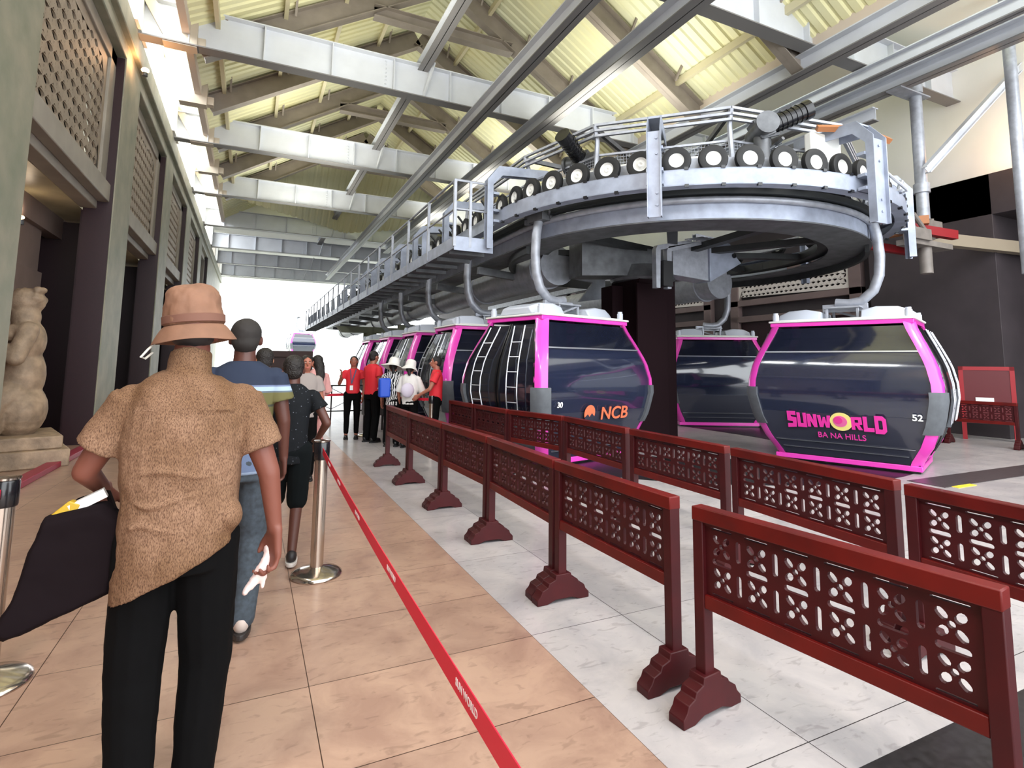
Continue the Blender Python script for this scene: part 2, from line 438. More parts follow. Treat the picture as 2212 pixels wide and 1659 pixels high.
# ---- roof
XR, SL = 4.1, .61
def zr(x, base=11.72): return base - SL * abs(x - XR)
rf = MB()
XL_, XH_ = -1.5, 10.1
per = .24
y = 0.0; prof = []
while y < 29.3:
    prof += [(y, 0), (y + .035, .045), (y + .075, .045), (y + .11, 0)]; y += per
for (xa, xb) in ((XL_, XR), (XR, XH_)):
    o = len(rf.v)
    for (yy, dz) in prof:
        rf.v += [(xa, yy, zr(xa) + dz), (xb, yy, zr(xb) + dz), ]
    n = len(prof)
    for i in range(n - 1): rf.f.append((o + 2 * i, o + 2 * i + 1, o + 2 * i + 3, o + 2 * i + 2))
obj('ceiling', rf, ROOFM, kind='structure', sharp=20)
# hipped end and flat ceiling beyond it
hp = MB(); xs = []
x = XL_
while x < XH_:
    xs += [(x, 0), (x + .05, .05), (x + .1, .05), (x + .15, 0)]; x += .3
o = len(hp.v)
for (xx, dz) in xs:
    hp.v += [(xx, 24.3, zr(xx) + dz + .02), (xx, 24.3 + (zr(xx) - 8.2) * 1.4, 8.2 + dz)]
for i in range(len(xs) - 1): hp.f.append((o + 2 * i, o + 2 * i + 1, o + 2 * i + 3, o + 2 * i + 2))
obj('ceiling_hip', hp, ROOFM, kind='structure', sharp=20).name = 'trim_12'
obj('trim_13', MB().bx(-2.7, 18, 29.3, 48, 9.0, 9.1).bx(-2.7, -1.2, 0, 29.3, 9.6, 9.7).bx(-2.7, 18, 29.25, 29.3, 8.15, 9.7), WHITE, kind='structure')
obj('trim_14', MB().bx(9.95, 18, 0, 29.25, 9.0, 9.1), mat('pale_green_white_ceiling', (240, 242, 230), .7), kind='structure')
obj('trim_15', MB().bx(9.95, 10.12, 0, 29.2, 7.92, 8.2).bx(-1.62, -1.48, 0, 29.2, 8.1, 8.4), mat('pinkish_edge_board', (214, 200, 188), .6), kind='structure')
# end wall above the far opening and the white wall beyond the last pier
obj('wall_far', MB().bx(-2.7, 18, 47.6, 48, 8.0, 9.1), WHITE, kind='structure')
obj('trim_16', MB().bx(-3.2, -2.8, 48, 62, -1, 9.5), WHITE, kind='structure')

# rafters, purlins
frames = [12.8 + 2.8 * k for k in range(-4, 5)]
for i, y in enumerate(frames):
    tied = (i % 2 == 0)
    fr = empty('roof_frame', (0, y, 0), 0, '%s rafter pair%s counting from the camera end of the roof' % (ordn(i), ' with a tie beam' if tied else ''), 'roof beam', 'rafter pairs of the pitched roof')
    for sgn, xe in ((-1, -1.35), (1, 10.05)):
        zc = lambda x: 11.1 + .27 - SL * abs(x - XR)
        m_ = MB().hbeam((XR, 0, zc(XR)), (xe, 0, zc(xe)), .26, .5, .025, .014)
        obj('rafter', m_, GIRDD, fr)
        for q in range(4):
            x = XR + sgn * (.9 + 1.35 * q)
            st = MB().beam((x, -.12, zc(x) + .12), (x + .0, -.42, zc(x) + .45), .05, .05).beam((x, .12, zc(x) + .12), (x, .42, zc(x) + .45), .05, .05)
            obj('fly_brace', st, GIRDD, fr)
    if tied: obj('tie_beam', MB().hbeam((XR - 1.85, 0, 10.0), (XR + 1.85, 0, 10.0), .26, .3, .02, .014), GIRDD, fr)
pi_ = 0
for side, xs_ in (('left', (-1.0, .3, 1.6, 2.9)), ('right', (5.3, 6.6, 7.9, 9.2))):
    for j, x in enumerate(xs_):
        z = zr(x) - .1
        obj('roof_purlin', MB().beam((x, 0, z), (x, 23.7, z), .09, .17, (0, 0, 1)), PURL, None,
            '%s beige purlin up from the eave on the %s roof slope' % (ordn(j if side == 'left' else 3 - j), side), 'purlin', 'purlins under the roof sheets')

# cross girders
gy = [6.9 + 5.58 * k for k in range(8)]
gl = ['nearest, upper right of the picture', 'second nearest, crossing the upper left', 'third nearest', 'fourth nearest', 'fifth nearest', 'sixth nearest', 'second farthest', 'farthest, at the bright opening']
for i, y in enumerate(gy):
    g = empty('cross_girder', (0, y, 7.88), 0, 'deep pale grey plate girder across the hall, ' + gl[i], 'girder', 'cross girders over the hall')
    x0, x1 = -2.45, 15.9
    obj('web', MB().bx(x0, x1, -.008, .008, .02, .82), GIRD, g)
    obj('top_flange', MB().bx(x0, x1, -.15, .15, .80, .825), GIRD, g)
    obj('bottom_flange', MB().bx(x0, x1, -.15, .15, 0, .025), mat('flange_paint_with_shade', (128, 126, 126), .5), g)  # girder paint darkened, underside shade put into the colour
    k = 0; x = -1.5
    while x < 15.5:
        obj('stiffener', MB().bx(x - .012, x + .012, -.13, .13, .025, .80), GIRD, g); x += 1.4; k += 1
    if i > 0:
        bl = MB()
        for q in range(8): bl.ell((2.52, -.02, .08 + q * .095), (.022, .022, .022), n=8, m=6)
        obj('bolt_row', bl, GIRD, g)
        obj('gusset_brace', MB().beam((3.62, -.3, .85), (3.45, -.02, .05), .04, .07), GIRD, g)
# longitudinal members
def lbeam(name, x, y0, y1, ztop, h, w, m, label):
    r = empty(name, (x, y0, ztop), 0, label, 'beam', None)
    L = y1 - y0
    obj('web', MB().bx(-.008, .008, 0, L, -h, 0), m, r)
    obj('top_flange', MB().bx(-w / 2, w / 2, 0, L, -.025, 0), m, r)
    obj('bottom_flange', MB().bx(-w / 2, w / 2, 0, L, -h, -h + .025), mat('flange_paint_with_shade', (128, 126, 126), .5), r)  # same darkened paint, shade of the underside in its colour
    return r
lbeam('crane_rail_beam', 4.78, -2, 42, 7.88, .38, .26, GIRD, 'long pale grey rail beam under the girders, left one of the two over the walkway')
lbeam('crane_rail_beam', 6.42, -2, 30, 7.88, .38, .34, GIRD, 'long pale grey rail beam under the girders, passing just left of the wheel cage')
lbeam('crane_rail_beam', 9.98, -2, 24, 7.88, .38, .34, GIRD, 'rail beam running beside the white ceiling edge')
lbeam('crane_rail_beam', 11.5, -2, 24, 7.85, .3, .2, GIRD, 'thin upper rail beam over the hanging tube post')
lbeam('crane_rail_beam', 12.05, -2, 24, 7.7, .34, .3, GIRD, 'lower rail beam carrying the round hanging post')
lbeam('short_beam', 12.1, 7.0, 10.5, 7.2, .3, .2, GIRD, 'short stub of beam left of the round hanging post')
lbeam('tie_member', 3.42, -2, 34.8, 8.86, .26, .26, GIRD, 'narrow longitudinal member bolted over the girder tops at left')

# ---- right wall
rw = MB()
rw.bx(15, 18, 6.3, 9.1, 0, 5.95); rw.bx(15, 18, -6, 24, 5.0, 5.95)
rw.bx(15.3, 18, 9.1, 48, 0, 5.95)
obj('wall_right', rw, GREYW, kind='structure', bevel=.01)
obj('trim_17', MB().bx(15.05, 18, -6, 48, 5.95, 9.05), WHITE, kind='structure')
obj('trim_18', MB().bx(16.4, 18, -6, 6.3, 0, 5.2), DARKW, kind='structure')
obj('trim_19', MB().bx(15.02, 15.4, -6, 5.0, 3.4, 3.6).bx(15.02, 15.3, -6, 4.6, 4.3, 4.45), GREYW, kind='structure')
hb = MB()
for y0 in (9.4, 14.9, 20.4):
    hb.bx(15.1, 15.3, y0, y0 + 4.6, 3.55, 3.75).bx(15.1, 15.3, y0, y0 + .35, 0, 5.5).bx(15.1, 15.3, y0 + 4.25, y0 + 4.6, 0, 5.5).bx(15.1, 15.3, y0, y0 + 4.6, 4.5, 5.6)
    hb.bx(15.1, 15.25, y0, y0 + 4.6, 3.0, 3.2)
obj('trim_20', hb, BROWNW, kind='structure', bevel=.01)
db = MB()
for y0 in (9.4, 14.9, 20.4): db.bx(15.2, 15.28, y0 + .4, y0 + 4.2, 0, 3.0)
obj('trim_21', db, MAROON, kind='structure')
s2 = screen_mesh(3.9, .75, .17, .05, False); finish(s2, 30, False)
for i, y0 in enumerate((9.4, 14.9, 20.4)):
    o = mobj('fretwork_screen', s2, mat('pale_fretwork', (214, 206, 200), .5))  # paler colour than the left wall screens
    o.matrix_world = Matrix.Translation((15.17, y0 + .35, 3.75)) @ Matrix(((0, 0, 1), (1, 0, 0), (0, 1, 0))).to_4x4()
    setp(o, ('pale fretwork strip over the doorway behind cabin 52', 'pale fretwork strip over the doorway right of the central column', 'pale fretwork strip on the right wall, farthest one')[i], 'screen', 'fretwork strips on the right wall')

# ================================================================ FRETWORK FENCES
def stadium(cx, cy, L, w, ang=0., n=5):
    P = []
    for k in range(n + 1):
        t = -PI / 2 + PI * k / n; P.append(((L - w) / 2 + math.cos(t) * w / 2, math.sin(t) * w / 2))
    for k in range(n + 1):
        t = PI / 2 + PI * k / n; P.append((-(L - w) / 2 + math.cos(t) * w / 2, math.sin(t) * w / 2))
    c, s_ = math.cos(ang), math.sin(ang)
    return [(cx + x * c - y * s_, cy + x * s_ + y * c) for x, y in P]
FW, FZ0, FZ1 = 1.02, .5, .80
def fence_fret():
    w, h = FW, FZ1 - FZ0
    H = []; nc = 6; cw_ = w / nc
    for i in range(nc):
        cx_ = (i + .5) * cw_
        for j in range(2):
            cy_ = h * (.27 if j == 0 else .73)
            a = .036
            H.append(stadium(cx_, cy_, .024, .022))
            for q in range(4):
                an = PI / 4 + q * PI / 2
                H.append(stadium(cx_ + math.cos(an) * a * 1.02, cy_ + math.sin(an) * a * 1.02, .040, .027, an))
            if i < nc - 1: H.append(stadium((i + 1) * cw_, cy_, .088, .024, PI / 2))
        H.append(stadium(cx_, h * .5, .098, .024)); H.append(stadium(cx_, h - .012, .11, .008)); H.append(stadium(cx_, .012, .11, .008))
    return plate_mesh([[(0, 0), (w, 0), (w, h), (0, h)]] + H, .018)
fret_me = fence_fret(); finish(fret_me, 30, False)
def make_fence():
    r = empty('wooden_fence_panel')
    for y in (0, FW + .055):
        obj('post', MB().bx(-.03, .03, y - .0275 - .0, y + .0275, .1, .855), WOODD, r, bevel=.004)
        f = MB()
        prof = [(.19, .0), (.19, .035), (.165, .06), (.155, .085), (.115, .10), (.105, .125), (.06, .14), (.055, .17)]
        P = [(x, 0, z) for x, z in prof] + [(-x, 0, z) for x, z in prof[::-1]]
        P = [(p[0], y, p[2]) for p in P]
        P = P[:1] + P[1:]
        f.poly([(-.12, y, 0), (-.06, y, .02), (.06, y, .02), (.12, y, 0)] + P, (0, 1, 0), .085)
        obj('foot', f, WOODD, r, bevel=.004)
    y0, y1 = .0275, FW + .0275
    obj('top_rail', MB().bx(-.034, .034, -.028, FW + .083, FZ1 + .008, .87), WOOD, r, bevel=.005)
    obj('bottom_rail', MB().bx(-.026, .026, y0, y1, FZ0 - .058, FZ0), WOOD, r, bevel=.004)
    obj('upper_moulding', MB().bx(-.02, .02, y0, y1, FZ1 - .004, FZ1 + .008), WOODD, r)
    o = mobj('fretwork', fret_me, WOODD, r); o.matrix_local = Matrix.Translation((0, y0, FZ0)) @ Matrix(((0, 0, 1), (1, 0, 0), (0, 1, 0))).to_4x4()
    return r
FP = make_fence()
def ang_between(a, b): return math.atan2(-(b[0] - a[0]), b[1] - a[1])
row1 = [((2.012, .915), (1.885, 1.95)), ((1.895, 2.16), (1.885, 3.2)), ((1.89, 3.29), (1.93, 4.45)), ((1.93, 4.54), (1.905, 5.63)), ((1.90, 5.72), (1.88, 6.9)), ((1.88, 6.99), (1.89, 8.2))]
lab1 = ['nearest panel of the front row of fretwork fence, at the lower right corner', 'second panel of the front fretwork fence row, two steps from the camera', 'third panel of the front fretwork fence row',
        'fourth panel of the front fretwork fence row', 'fifth panel of the front fretwork fence row', 'last panel of the front fretwork fence row, ending near the red-shirted staff']
first = [True]
def place_fence(a, b, label, group):
    r = FP if first[0] else copy_tree(FP); first[0] = False
    L = math.hypot(b[0] - a[0], b[1] - a[1])
    r.location = (a[0], a[1], 0); r.rotation_euler = (0, 0, ang_between(a, b)); r.scale = (1, L / (FW + .055), 1)
    setp(r, label, 'fence', group)
for (a, b), l in zip(row1, lab1): place_fence(a, b, l, 'front row of fretwork fence panels')
row2 = [((3.24, .66), (3.31, 1.84)), ((3.36, 1.98), (3.45, 3.18)), ((3.47, 3.32), (3.49, 4.5)), ((3.5, 4.64), (3.54, 5.85)), ((3.52, 5.95), (3.3, 6.95)), ((3.28, 7.05), (3.22, 8.05)), ((3.21, 8.15), (3.17, 9.1))]
lab2 = ['nearest panel of the rear fretwork fence row, at the right picture edge', 'second panel of the rear fretwork fence row, right below cabin 52', 'third panel of the rear fretwork fence row',
        'fourth panel of the rear fretwork fence row, below the orange bank logo', 'fifth panel of the rear fretwork fence row', 'sixth panel of the rear fretwork fence row', 'last panel of the rear fretwork fence row, behind the staff man']
for (a, b), l in zip(row2, lab2): place_fence(a, b, l, 'rear row of fretwork fence panels')
row3 = [((13.3, 5.3), (13.45, 4.2)), ((13.05, 6.5), (13.25, 5.45)), ((12.8, 7.7), (13.0, 6.6))]
for (a, b), l in zip(row3, ['background fretwork fence panel at the right picture edge', 'background fretwork fence panel just right of cabin 52', 'background fretwork fence panel half hidden behind cabin 52']):
    place_fence(a, b, l, 'fretwork fence panels by the right wall')

# ================================================================ STANCHIONS AND BELTS
def make_stanchion():
    r = empty('belt_stanchion')
    obj('base', MB().lathe([(.0, 0), (.172, 0), (.176, .008), (.172, .02), (.15, .034), (.09, .05), (.045, .062), (.036, .075), (0, .075)], n=40), CHROME, r)
    obj('pole', MB().cyl((0, 0, .06), (0, 0, .84), .045, 24), CHROME, r)
    h = obj('belt_head', MB().lathe([(0, .80), (.052, .80), (.055, .81), (.055, .915), (.048, .928), (0, .93)], n=24), BLACKP, r)
    obj('cap_ring', MB().lathe([(.030, .926), (.058, .926), (.058, .935), (.0, .938)], n=24), CHROME, h)
    return r
ST = make_stanchion()
st_spots = [(.505, 4.25, 'polished stanchion beside the boy, holding the long red belt'), (-1.02, 3.46, 'polished stanchion cut off by the left picture edge'),
            (2.217, 11.59, 'small distant stanchion beside the woman in red'), (2.9, 9.35, 'stanchion beside the staff man in red behind the fence end')]
for i, (x, y, l) in enumerate(st_spots):
    r = ST if i == 0 else copy_tree(ST); r.location = (x, y, 0); setp(r, l, 'stanchion', 'belt stanchions')
def belt(a, b, sag, label, marks=False):
    a, b = V(a), V(b); n = 30; L = MB(); h = .024
    d = (b - a).normalized(); sd = d.cross(V((0, 0, 1))).normalized() * .0012
    rs = []
    def P(t): return a.lerp(b, t) - V((0, 0, sag * 4 * t * (1 - t)))
    for k in range(n + 1):
        p = P(k / n)
        tw = sd * 1.0 + V((0, 0, 0)); u = V((0, 0, h))
        rs.append([p - u - tw, p - u + tw, p + u + tw, p + u - tw])
    L.rings(rs)
    o = obj('barrier_belt', L, RED, None, label, 'barrier belt')
    if marks:
        tm = text_mesh('SUN WORLD', .022, .0004, .0006)
        for t in (.12, .25, .42, .60, .78, .9):
            p = P(t); q = P(t + .01); d2 = (q - p).normalized(); nrm = d2.cross(V((0, 0, 1))).normalized()
            if nrm.x > 0: nrm = -nrm
            up = V((0, 0, 1)); up = (up - d2 * up.dot(d2)).normalized(); rt = up.cross(nrm)
            M_ = Matrix((rt, up, nrm)).transposed().to_4x4(); M_.translation = p + nrm * .0022
            m = mobj('belt_print', tm.copy(), mat('white_belt_print', (240, 226, 226), .5), o); m.matrix_world = M_
    return o
belt((.505, 4.2, .865), (.40, .2, .865), .03, 'long red belt stretching from the stanchion toward the camera', True)
belt((2.217, 11.59, .86), (2.9, 9.35, .87), .03, 'red belt across the queue end between two far stanchions')
belt((2.19, 11.6, .86), (.3, 12.4, .84), .03, 'thin red belt behind the woman in red', False)
belt((-1.02, 3.42, .865), (-1.06, -.5, .865), .03, 'red belt leaving the stanchion at the left picture edge')

# ================================================================ CABINS
PR = [(.12, 0.0), (.22, .03), (.45, .16), (.75, .27), (1.05, .325), (1.25, .32), (1.5, .27), (1.75, .17), (1.95, .08), (2.1, .03)]
AX, AY, CO = .87, .58, .13
def add(z):
    for i in range(len(PR) - 1):
        if z <= PR[i + 1][0]:
            t = (z - PR[i][0]) / (PR[i + 1][0] - PR[i][0]); t = max(0, t)
            return PR[i][1] + (PR[i + 1][1] - PR[i][1]) * t
    return PR[-1][1]
def zs(z0, z1, st=.1):
    n = max(2, int((z1 - z0) / st)); return [z0 + (z1 - z0) * k / n for k in range(n + 1)]
def strip(z0, z1, f_out, thick=.03):
    """vertical curved strip: f_out(z) gives the two outer corner points (u0,u1) and inward normal"""
    rs = []
    for z in zs(z0, z1):
        p, q, n = f_out(z); n = V((n[0], n[1], 0))
        p = V((p[0], p[1], z)); q = V((q[0], q[1], z)); rs.append([p, q, q + n * thick, p + n * thick])
    return MB().rings(rs)
def face(sx, sy, z0, z1, u0, u1, off=0., thick=.02):
    """panel on the face whose outward direction is (sx,sy); u0..u1 as fractions of the face half width"""
    def f(z):
        a = add(z); hx, hy = AX + a, AY + a
        if sy: 
            d = sy * (hy + off); return ((hx - CO) * u0, d), ((hx - CO) * u1, d), (0, -sy)
        d = sx * (hx + off); return (d, (hy - CO) * u0), (d, (hy - CO) * u1), (-sx, 0)
    return strip(z0, z1, f, thick)
def corner(sx, sy, z0, z1, off=0., thick=.05, co=CO):
    rs = []
    for z in zs(z0, z1):
        a = add(z) + off; hx, hy = AX + a, AY + a
        pts = [(hx - co, hy), (hx - co * .45, hy - co * .12), (hx - co * .12, hy - co * .45), (hx, hy - co), (hx - thick, hy - co), (hx - co * .6, hy - co * .6), (hx - co, hy - thick)]
        rs.append([(sx * x, sy * y, z) for x, y in pts])
    return MB().rings(rs)
RACKM = mat('satin_chrome_rack', (196, 198, 206), .3, .8)
def make_cabin():
    r = empty('gondola_cabin')
    gl_ = []
    for (sx, sy) in ((0, -1), (0, 1)):
        obj('lower_panel', face(sx, sy, .2, .82, -1, 1, -.012), PANELD, r)
        obj('panel_groove', MB().join(face(sx, sy, .40, .412, -.96, .96, .002, .01)).join(face(sx, sy, .30, .31, -.93, .93, .002, .01)), RACKM, r)
        obj('window_glass', face(sx, sy, .82, 1.68, -1, 1, -.02, .012), GLASS2, r)
        obj('window_rail', face(sx, sy, 1.67, 1.69, -1, 1, .0, .02), RACKM, r)
        obj('upper_window', face(sx, sy, 1.69, 2.03, -1, 1, -.02, .012), GLASS, r)
        obj('vent_bar', face(sx, sy, 1.86, 1.885, -.85, .85, -.03, .02), BLACKP, r)
    for sx in (-1, 1):
        obj('door_sill_panel', face(sx, 0, .2, .62, -1, 1, -.012), PANELD, r)
        for (u0, u1) in ((-1, -.04), (.04, 1)):
            d = obj('door', face(sx, 0, .3, 2.0, u0, u1, -.015, .015), GLASS, r)
            e = MB()
            for u in (u0, u1): e.join(face(sx, 0, .28, 2.02, u - .02, u + .02, .0, .04))
            obj('door_frame', e, BLACKP, d)
            uc = (u0 + u1) / 2; k = MB(); dy = .11
            for s_ in (-1, 1):
                pts = [(sx * (AX + add(z) + .06), (AY + add(z) - CO) * uc + s_ * dy, z) for z in zs(.75, 1.98)]
                k.tube(pts, .0095, 6)
            for z in (.95, 1.15, 1.35, 1.55, 1.75): k.tube([(sx * (AX + add(z) + .06), (AY + add(z) - CO) * uc + s_ * dy, z) for s_ in (-1, 1)], .008, 6)
            obj('ski_rack', k, RACKM, d)
    for sx in (-1, 1):
        for sy in (-1, 1):
            obj('pillar', corner(sx, sy, .14, 2.08), PINK, r)
            obj('corner_guard', corner(sx, sy, .62, 1.16, .03, .08, .19), PAD, r)
    def ring(z0, z1, out, t, m, name):
        a = (AX + add(min(z1, 2.1)) + out, AY + add(min(z1, 2.1)) + out); q = MB()
        q.bx(-a[0], a[0], -a[1], -a[1] + t, z0, z1).bx(-a[0], a[0], a[1] - t, a[1], z0, z1).bx(-a[0], -a[0] + t, -a[1] + t, a[1] - t, z0, z1).bx(a[0] - t, a[0], -a[1] + t, a[1] - t, z0, z1)
        return obj(name, q, m, r, bevel=.008)
    ring(.12, .19, .0, .06, PINK, 'bottom_rail'); ring(2.06, 2.12, .0, .06, PINK, 'top_rail')
    obj('floor_tray', MB().bx(-AX, AX, -AY, AY, .10, .2), BLACKP, r)
    a, b = AX + .05, AY + .05
    obj('roof', MB().bx(-a, a, -b, b, 2.12, 2.15).bx(-a + .1, a - .1, -b + .08, b - .08, 2.15, 2.17), WHITE, r, bevel=.01)
    obj('inner_ceiling', MB().bx(-a + .06, a - .06, -b + .06, b - .06, 2.06, 2.1), BLACKP, r)
    for sx in (-1, 1):
        q = MB()
        rs = []
        for (x, h, w) in ((.26, .13, .42), (.45, .17, .45), (.7, .16, .42), (.86, .10, .36)):
            rs.append([(sx * x, -w, 2.16), (sx * x, w, 2.16), (sx * x, w * .8, 2.16 + h), (sx * x, -w * .8, 2.16 + h)])
        q.rings(rs); obj('roof_fairing', q, GREYP, r, bevel=.02)
        for sy in (-1, 1): obj('guide_peg', MB().cyl((sx * .84, sy * .52, 2.15), (sx * .84, sy * .52, 2.25), .045, 16).cyl((sx * .84, sy * .52, 2.25), (sx * .84, sy * .52, 2.28), .035, 16), GREYP, r)
    q = MB().bx(-.24, .24, -.26, .26, 2.34, 2.365)
    for x in (-.2, .2):
        for y in (-.22, .22): q.bx(x - .018, x + .018, y - .018, y + .018, 2.16, 2.34)
    q.beam((-.2, -.22, 2.2), (.2, -.22, 2.34), .02, .03); q.bx(-.3, .3, -.03, .03, 2.3, 2.42)
    obj('suspension_frame', q, STEEL, r, bevel=.004)
    h = [(.12, 0, 2.44), (-.05, 0, 2.42), (-.22, 0, 2.45), (-.38, 0, 2.6), (-.46, 0, 2.82), (-.48, 0, 3.1), (-.46, 0, 3.4), (-.42, 0, 3.6)]
    hs = []
    for i in range(len(h) - 1):
        for t in (0, .33, .66): hs.append(V(h[i]).lerp(V(h[i + 1]), t))
    hs.append(V(h[-1]))
    obj('hanger_arm', MB().tube(hs, .07, 12, flat=1.), STEEL, r)
    g = MB().box((-.38, 0, 3.66), (.24, .34, .12)).cyl((-.3, -.2, 3.66), (-.3, .2, 3.66), .06).box((-.44, .2, 3.62), (.1, .1, .08)).cyl((-.46, -.28, 3.7), (-.3, -.1, 3.68), .018, 8).cyl((-.46, .28, 3.72), (-.3, .1, 3.68), .018, 8)
    obj('grip', g, STEELD, r, bevel=.006)
    for sy in (-1, 1):
        b_ = MB().bx(-.8, .8, sy * .28 - .17, sy * .28 + .17, .56, .62).bx(-.8, .8, sy * .46 - .02, sy * .46 + .03, .62, 1.05)
        obj('bench_seat', b_, mat('charcoal_seat', (44, 44, 52), .7), r, bevel=.01)
    return r
CABG = 'pink and black gondola cabins'
CB = make_cabin(); CB.scale = (K, K, K)
def cabin_at(t_deg, first_=False):
    t = rad(t_deg); return ((RC[0] + 2.886 * math.cos(t)) * K, (RC[1] + 2.886 * math.sin(t)) * K, -.1), t - PI
c30 = CB; c30.location, rz = cabin_at(194.3); c30.rotation_euler = (0, 0, rz)
setp(c30, 'gondola cabin 30 with orange bank logo, nearest in the left row', 'gondola', CABG)
c52 = copy_tree(CB); c52.location, rz = cabin_at(292.4); c52.rotation_euler = (0, 0, rz)
setp(c52, 'gondola cabin 52 with pink park logo, at right behind the fence', 'gondola', CABG)
cbk = copy_tree(CB); cbk.location = (9.95 * K, 9.9 * K, -.1); cbk.rotation_euler = (0, 0, rad(152))
setp(cbk, 'gondola cabin in shade between the central column and cabin 52', 'gondola', CABG)
for i, (y, l) in enumerate(((9.75, 'second gondola cabin in the left row, behind cabin 30'), (12.3, 'third gondola cabin in the left row'), (14.9, 'fourth gondola cabin in the left row, behind the staff group'), (17.5, 'farthest gondola cabin of the left row'))):
    c = copy_tree(CB); c.location = (4.14 * K, y * K, -.1); c.rotation_euler = (0, 0, 0); setp(c, l, 'gondola', CABG)
cf = copy_tree(CB); cf.location = (4.75, 62, 2.1); cf.rotation_euler = (0, 0, .2); cf.scale = (1.1,) * 3; setp(cf, 'small distant pink cabin in the bright opening', 'gondola', CABG)

def on_face(root, me, m, u, z, sy, name, off=.012):
    """put flat lettering on the curved end face of a cabin"""
    dz = .05; a0, a1 = add(z - dz), add(z + dz); slope = math.atan2((a1 - a0), 2 * dz)
    o = mobj(name, me, m, root)
    d = AY + add(z) + off
    base = Matrix(((1, 0, 0), (0, 0, -1), (0, 1, 0)))       # text plane facing -y
    Rx = Matrix.Rotation(slope, 3, 'X')
    M_ = (Rx @ base).to_4x4()
    if sy > 0: M_ = (Matrix.Rotation(PI, 3, 'Z') @ Rx @ base).to_4x4()
    M_.translation = (u, sy * d, z)
    o.matrix_local = M_
    return o
PINKL = mat('pink_lettering', (240, 60, 170), .4); WHL = mat('white_lettering', (236, 236, 236), .4); ORL = mat('orange_lettering', (238, 120, 84), .35)
PINKP = mat('pale_yellow_disc', (246, 232, 140), .4); PK2 = mat('pink_disc_centre', (236, 110, 170), .4); PK3 = mat('hot_pink_spot', (232, 62, 150), .4)
# cabin 52 shows its +y end
# (text is read with local -x to the right on that end)
BL = {'S': ([(0, 0), (.8, .05), (.85, .62), (.36, .66), (.36, .78), (.82, .76), (.8, 1), (.04, 1), (.02, .42), (.5, .38), (.5, .26), (.02, .24)], []),
      'U': ([(0, 1), (0, 0), (.82, 0), (.82, 1), (.54, 1), (.54, .26), (.28, .26), (.28, 1)], []),
      'N': ([(0, 0), (0, 1), (.3, 1), (.56, .5), (.56, 1), (.84, 1), (.84, 0), (.56, 0), (.28, .5), (.28, 0)], []),
      'W': ([(.14, 0), (0, 1), (.28, 1), (.36, .4), (.48, .85), (.66, .85), (.76, .4), (.84, 1), (1.12, 1), (.98, 0), (.68, 0), (.57, .42), (.44, 0)], []),
      'R': ([(0, 0), (0, 1), (.82, 1), (.84, .44), (.62, .4), (.86, 0), (.54, 0), (.36, .34), (.28, .34), (.28, 0)], [[(.28, .56), (.56, .56), (.56, .8), (.28, .8)]]),
      'L': ([(0, 0), (0, 1), (.3, 1), (.3, .26), (.8, .26), (.8, 0)], []),
      'D': ([(0, 0), (0, 1), (.62, 1), (.86, .82), (.86, .16), (.64, 0)], [[(.28, .25), (.54, .25), (.58, .32), (.58, .7), (.52, .76), (.28, .76)]])}
def blocks(word, wd, hs):
    P = []; x = 0
    for ch, h_ in zip(word, hs):
        o_, holes = BL[ch]; sx_ = wd
        for q_ in [o_] + holes: P.append([(x + a * sx_, (b - .5) * h_) for a, b in q_])
        x += (max(a for a, b in o_) + .07) * sx_
    w_ = x
    return plate_mesh([[(a - w_ / 2, b) for a, b in q_] for q_ in P], .008)
on_face(c52, blocks('SUNW', .145, (.25, .215, .19, .175)), PINKL, .355, .71, 1, 'park_lettering', .026)
on_face(c52, blocks('RLD', .15, (.18, .21, .25)), PINKL, -.37, .71, 1, 'park_lettering', .026)
on_face(c52, text_mesh('BA NA HILLS', .115, .004, .0, .9), PINKL, -.03, .515, 1, 'park_lettering', .045)
def disc(rx, ry, n=32): return plate_mesh([[(rx * math.cos(2 * PI * k / n), ry * math.sin(2 * PI * k / n)) for k in range(n)]], .006)
on_face(c52, disc(.135, .13), PINKP, -.045, .72, 1, 'sun_emblem', .026)
on_face(c52, disc(.085, .08), PK2, -.035, .725, 1, 'sun_emblem_centre', .031)
on_face(c52, disc(.052, .05), PK3, -.015, .74, 1, 'sun_emblem_spot', .036)
on_face(c52, text_mesh('52', .115, .003, .003), WHL, -.9, .83, 1, 'cabin_number')
on_face(c30, text_mesh('NCB', .25, .004, .003, 1.15), ORL, .26, .78, -1, 'bank_lettering', .02)
on_face(c30, disc(.105, .115), ORL, -.26, .80, -1, 'bank_emblem', .02)
on_face(c30, plate_mesh([[(-.10, -.06), (-.04, -.01), (0, -.05), (.04, .0), (.10, -.05), (.05, -.11), (-.05, -.11)]], .006), PANELD, -.26, .80, -1, 'bank_emblem_cut', .026)
on_face(c30, text_mesh('30', .10, .003, .002), WHL, -.84, .93, -1, 'cabin_number')

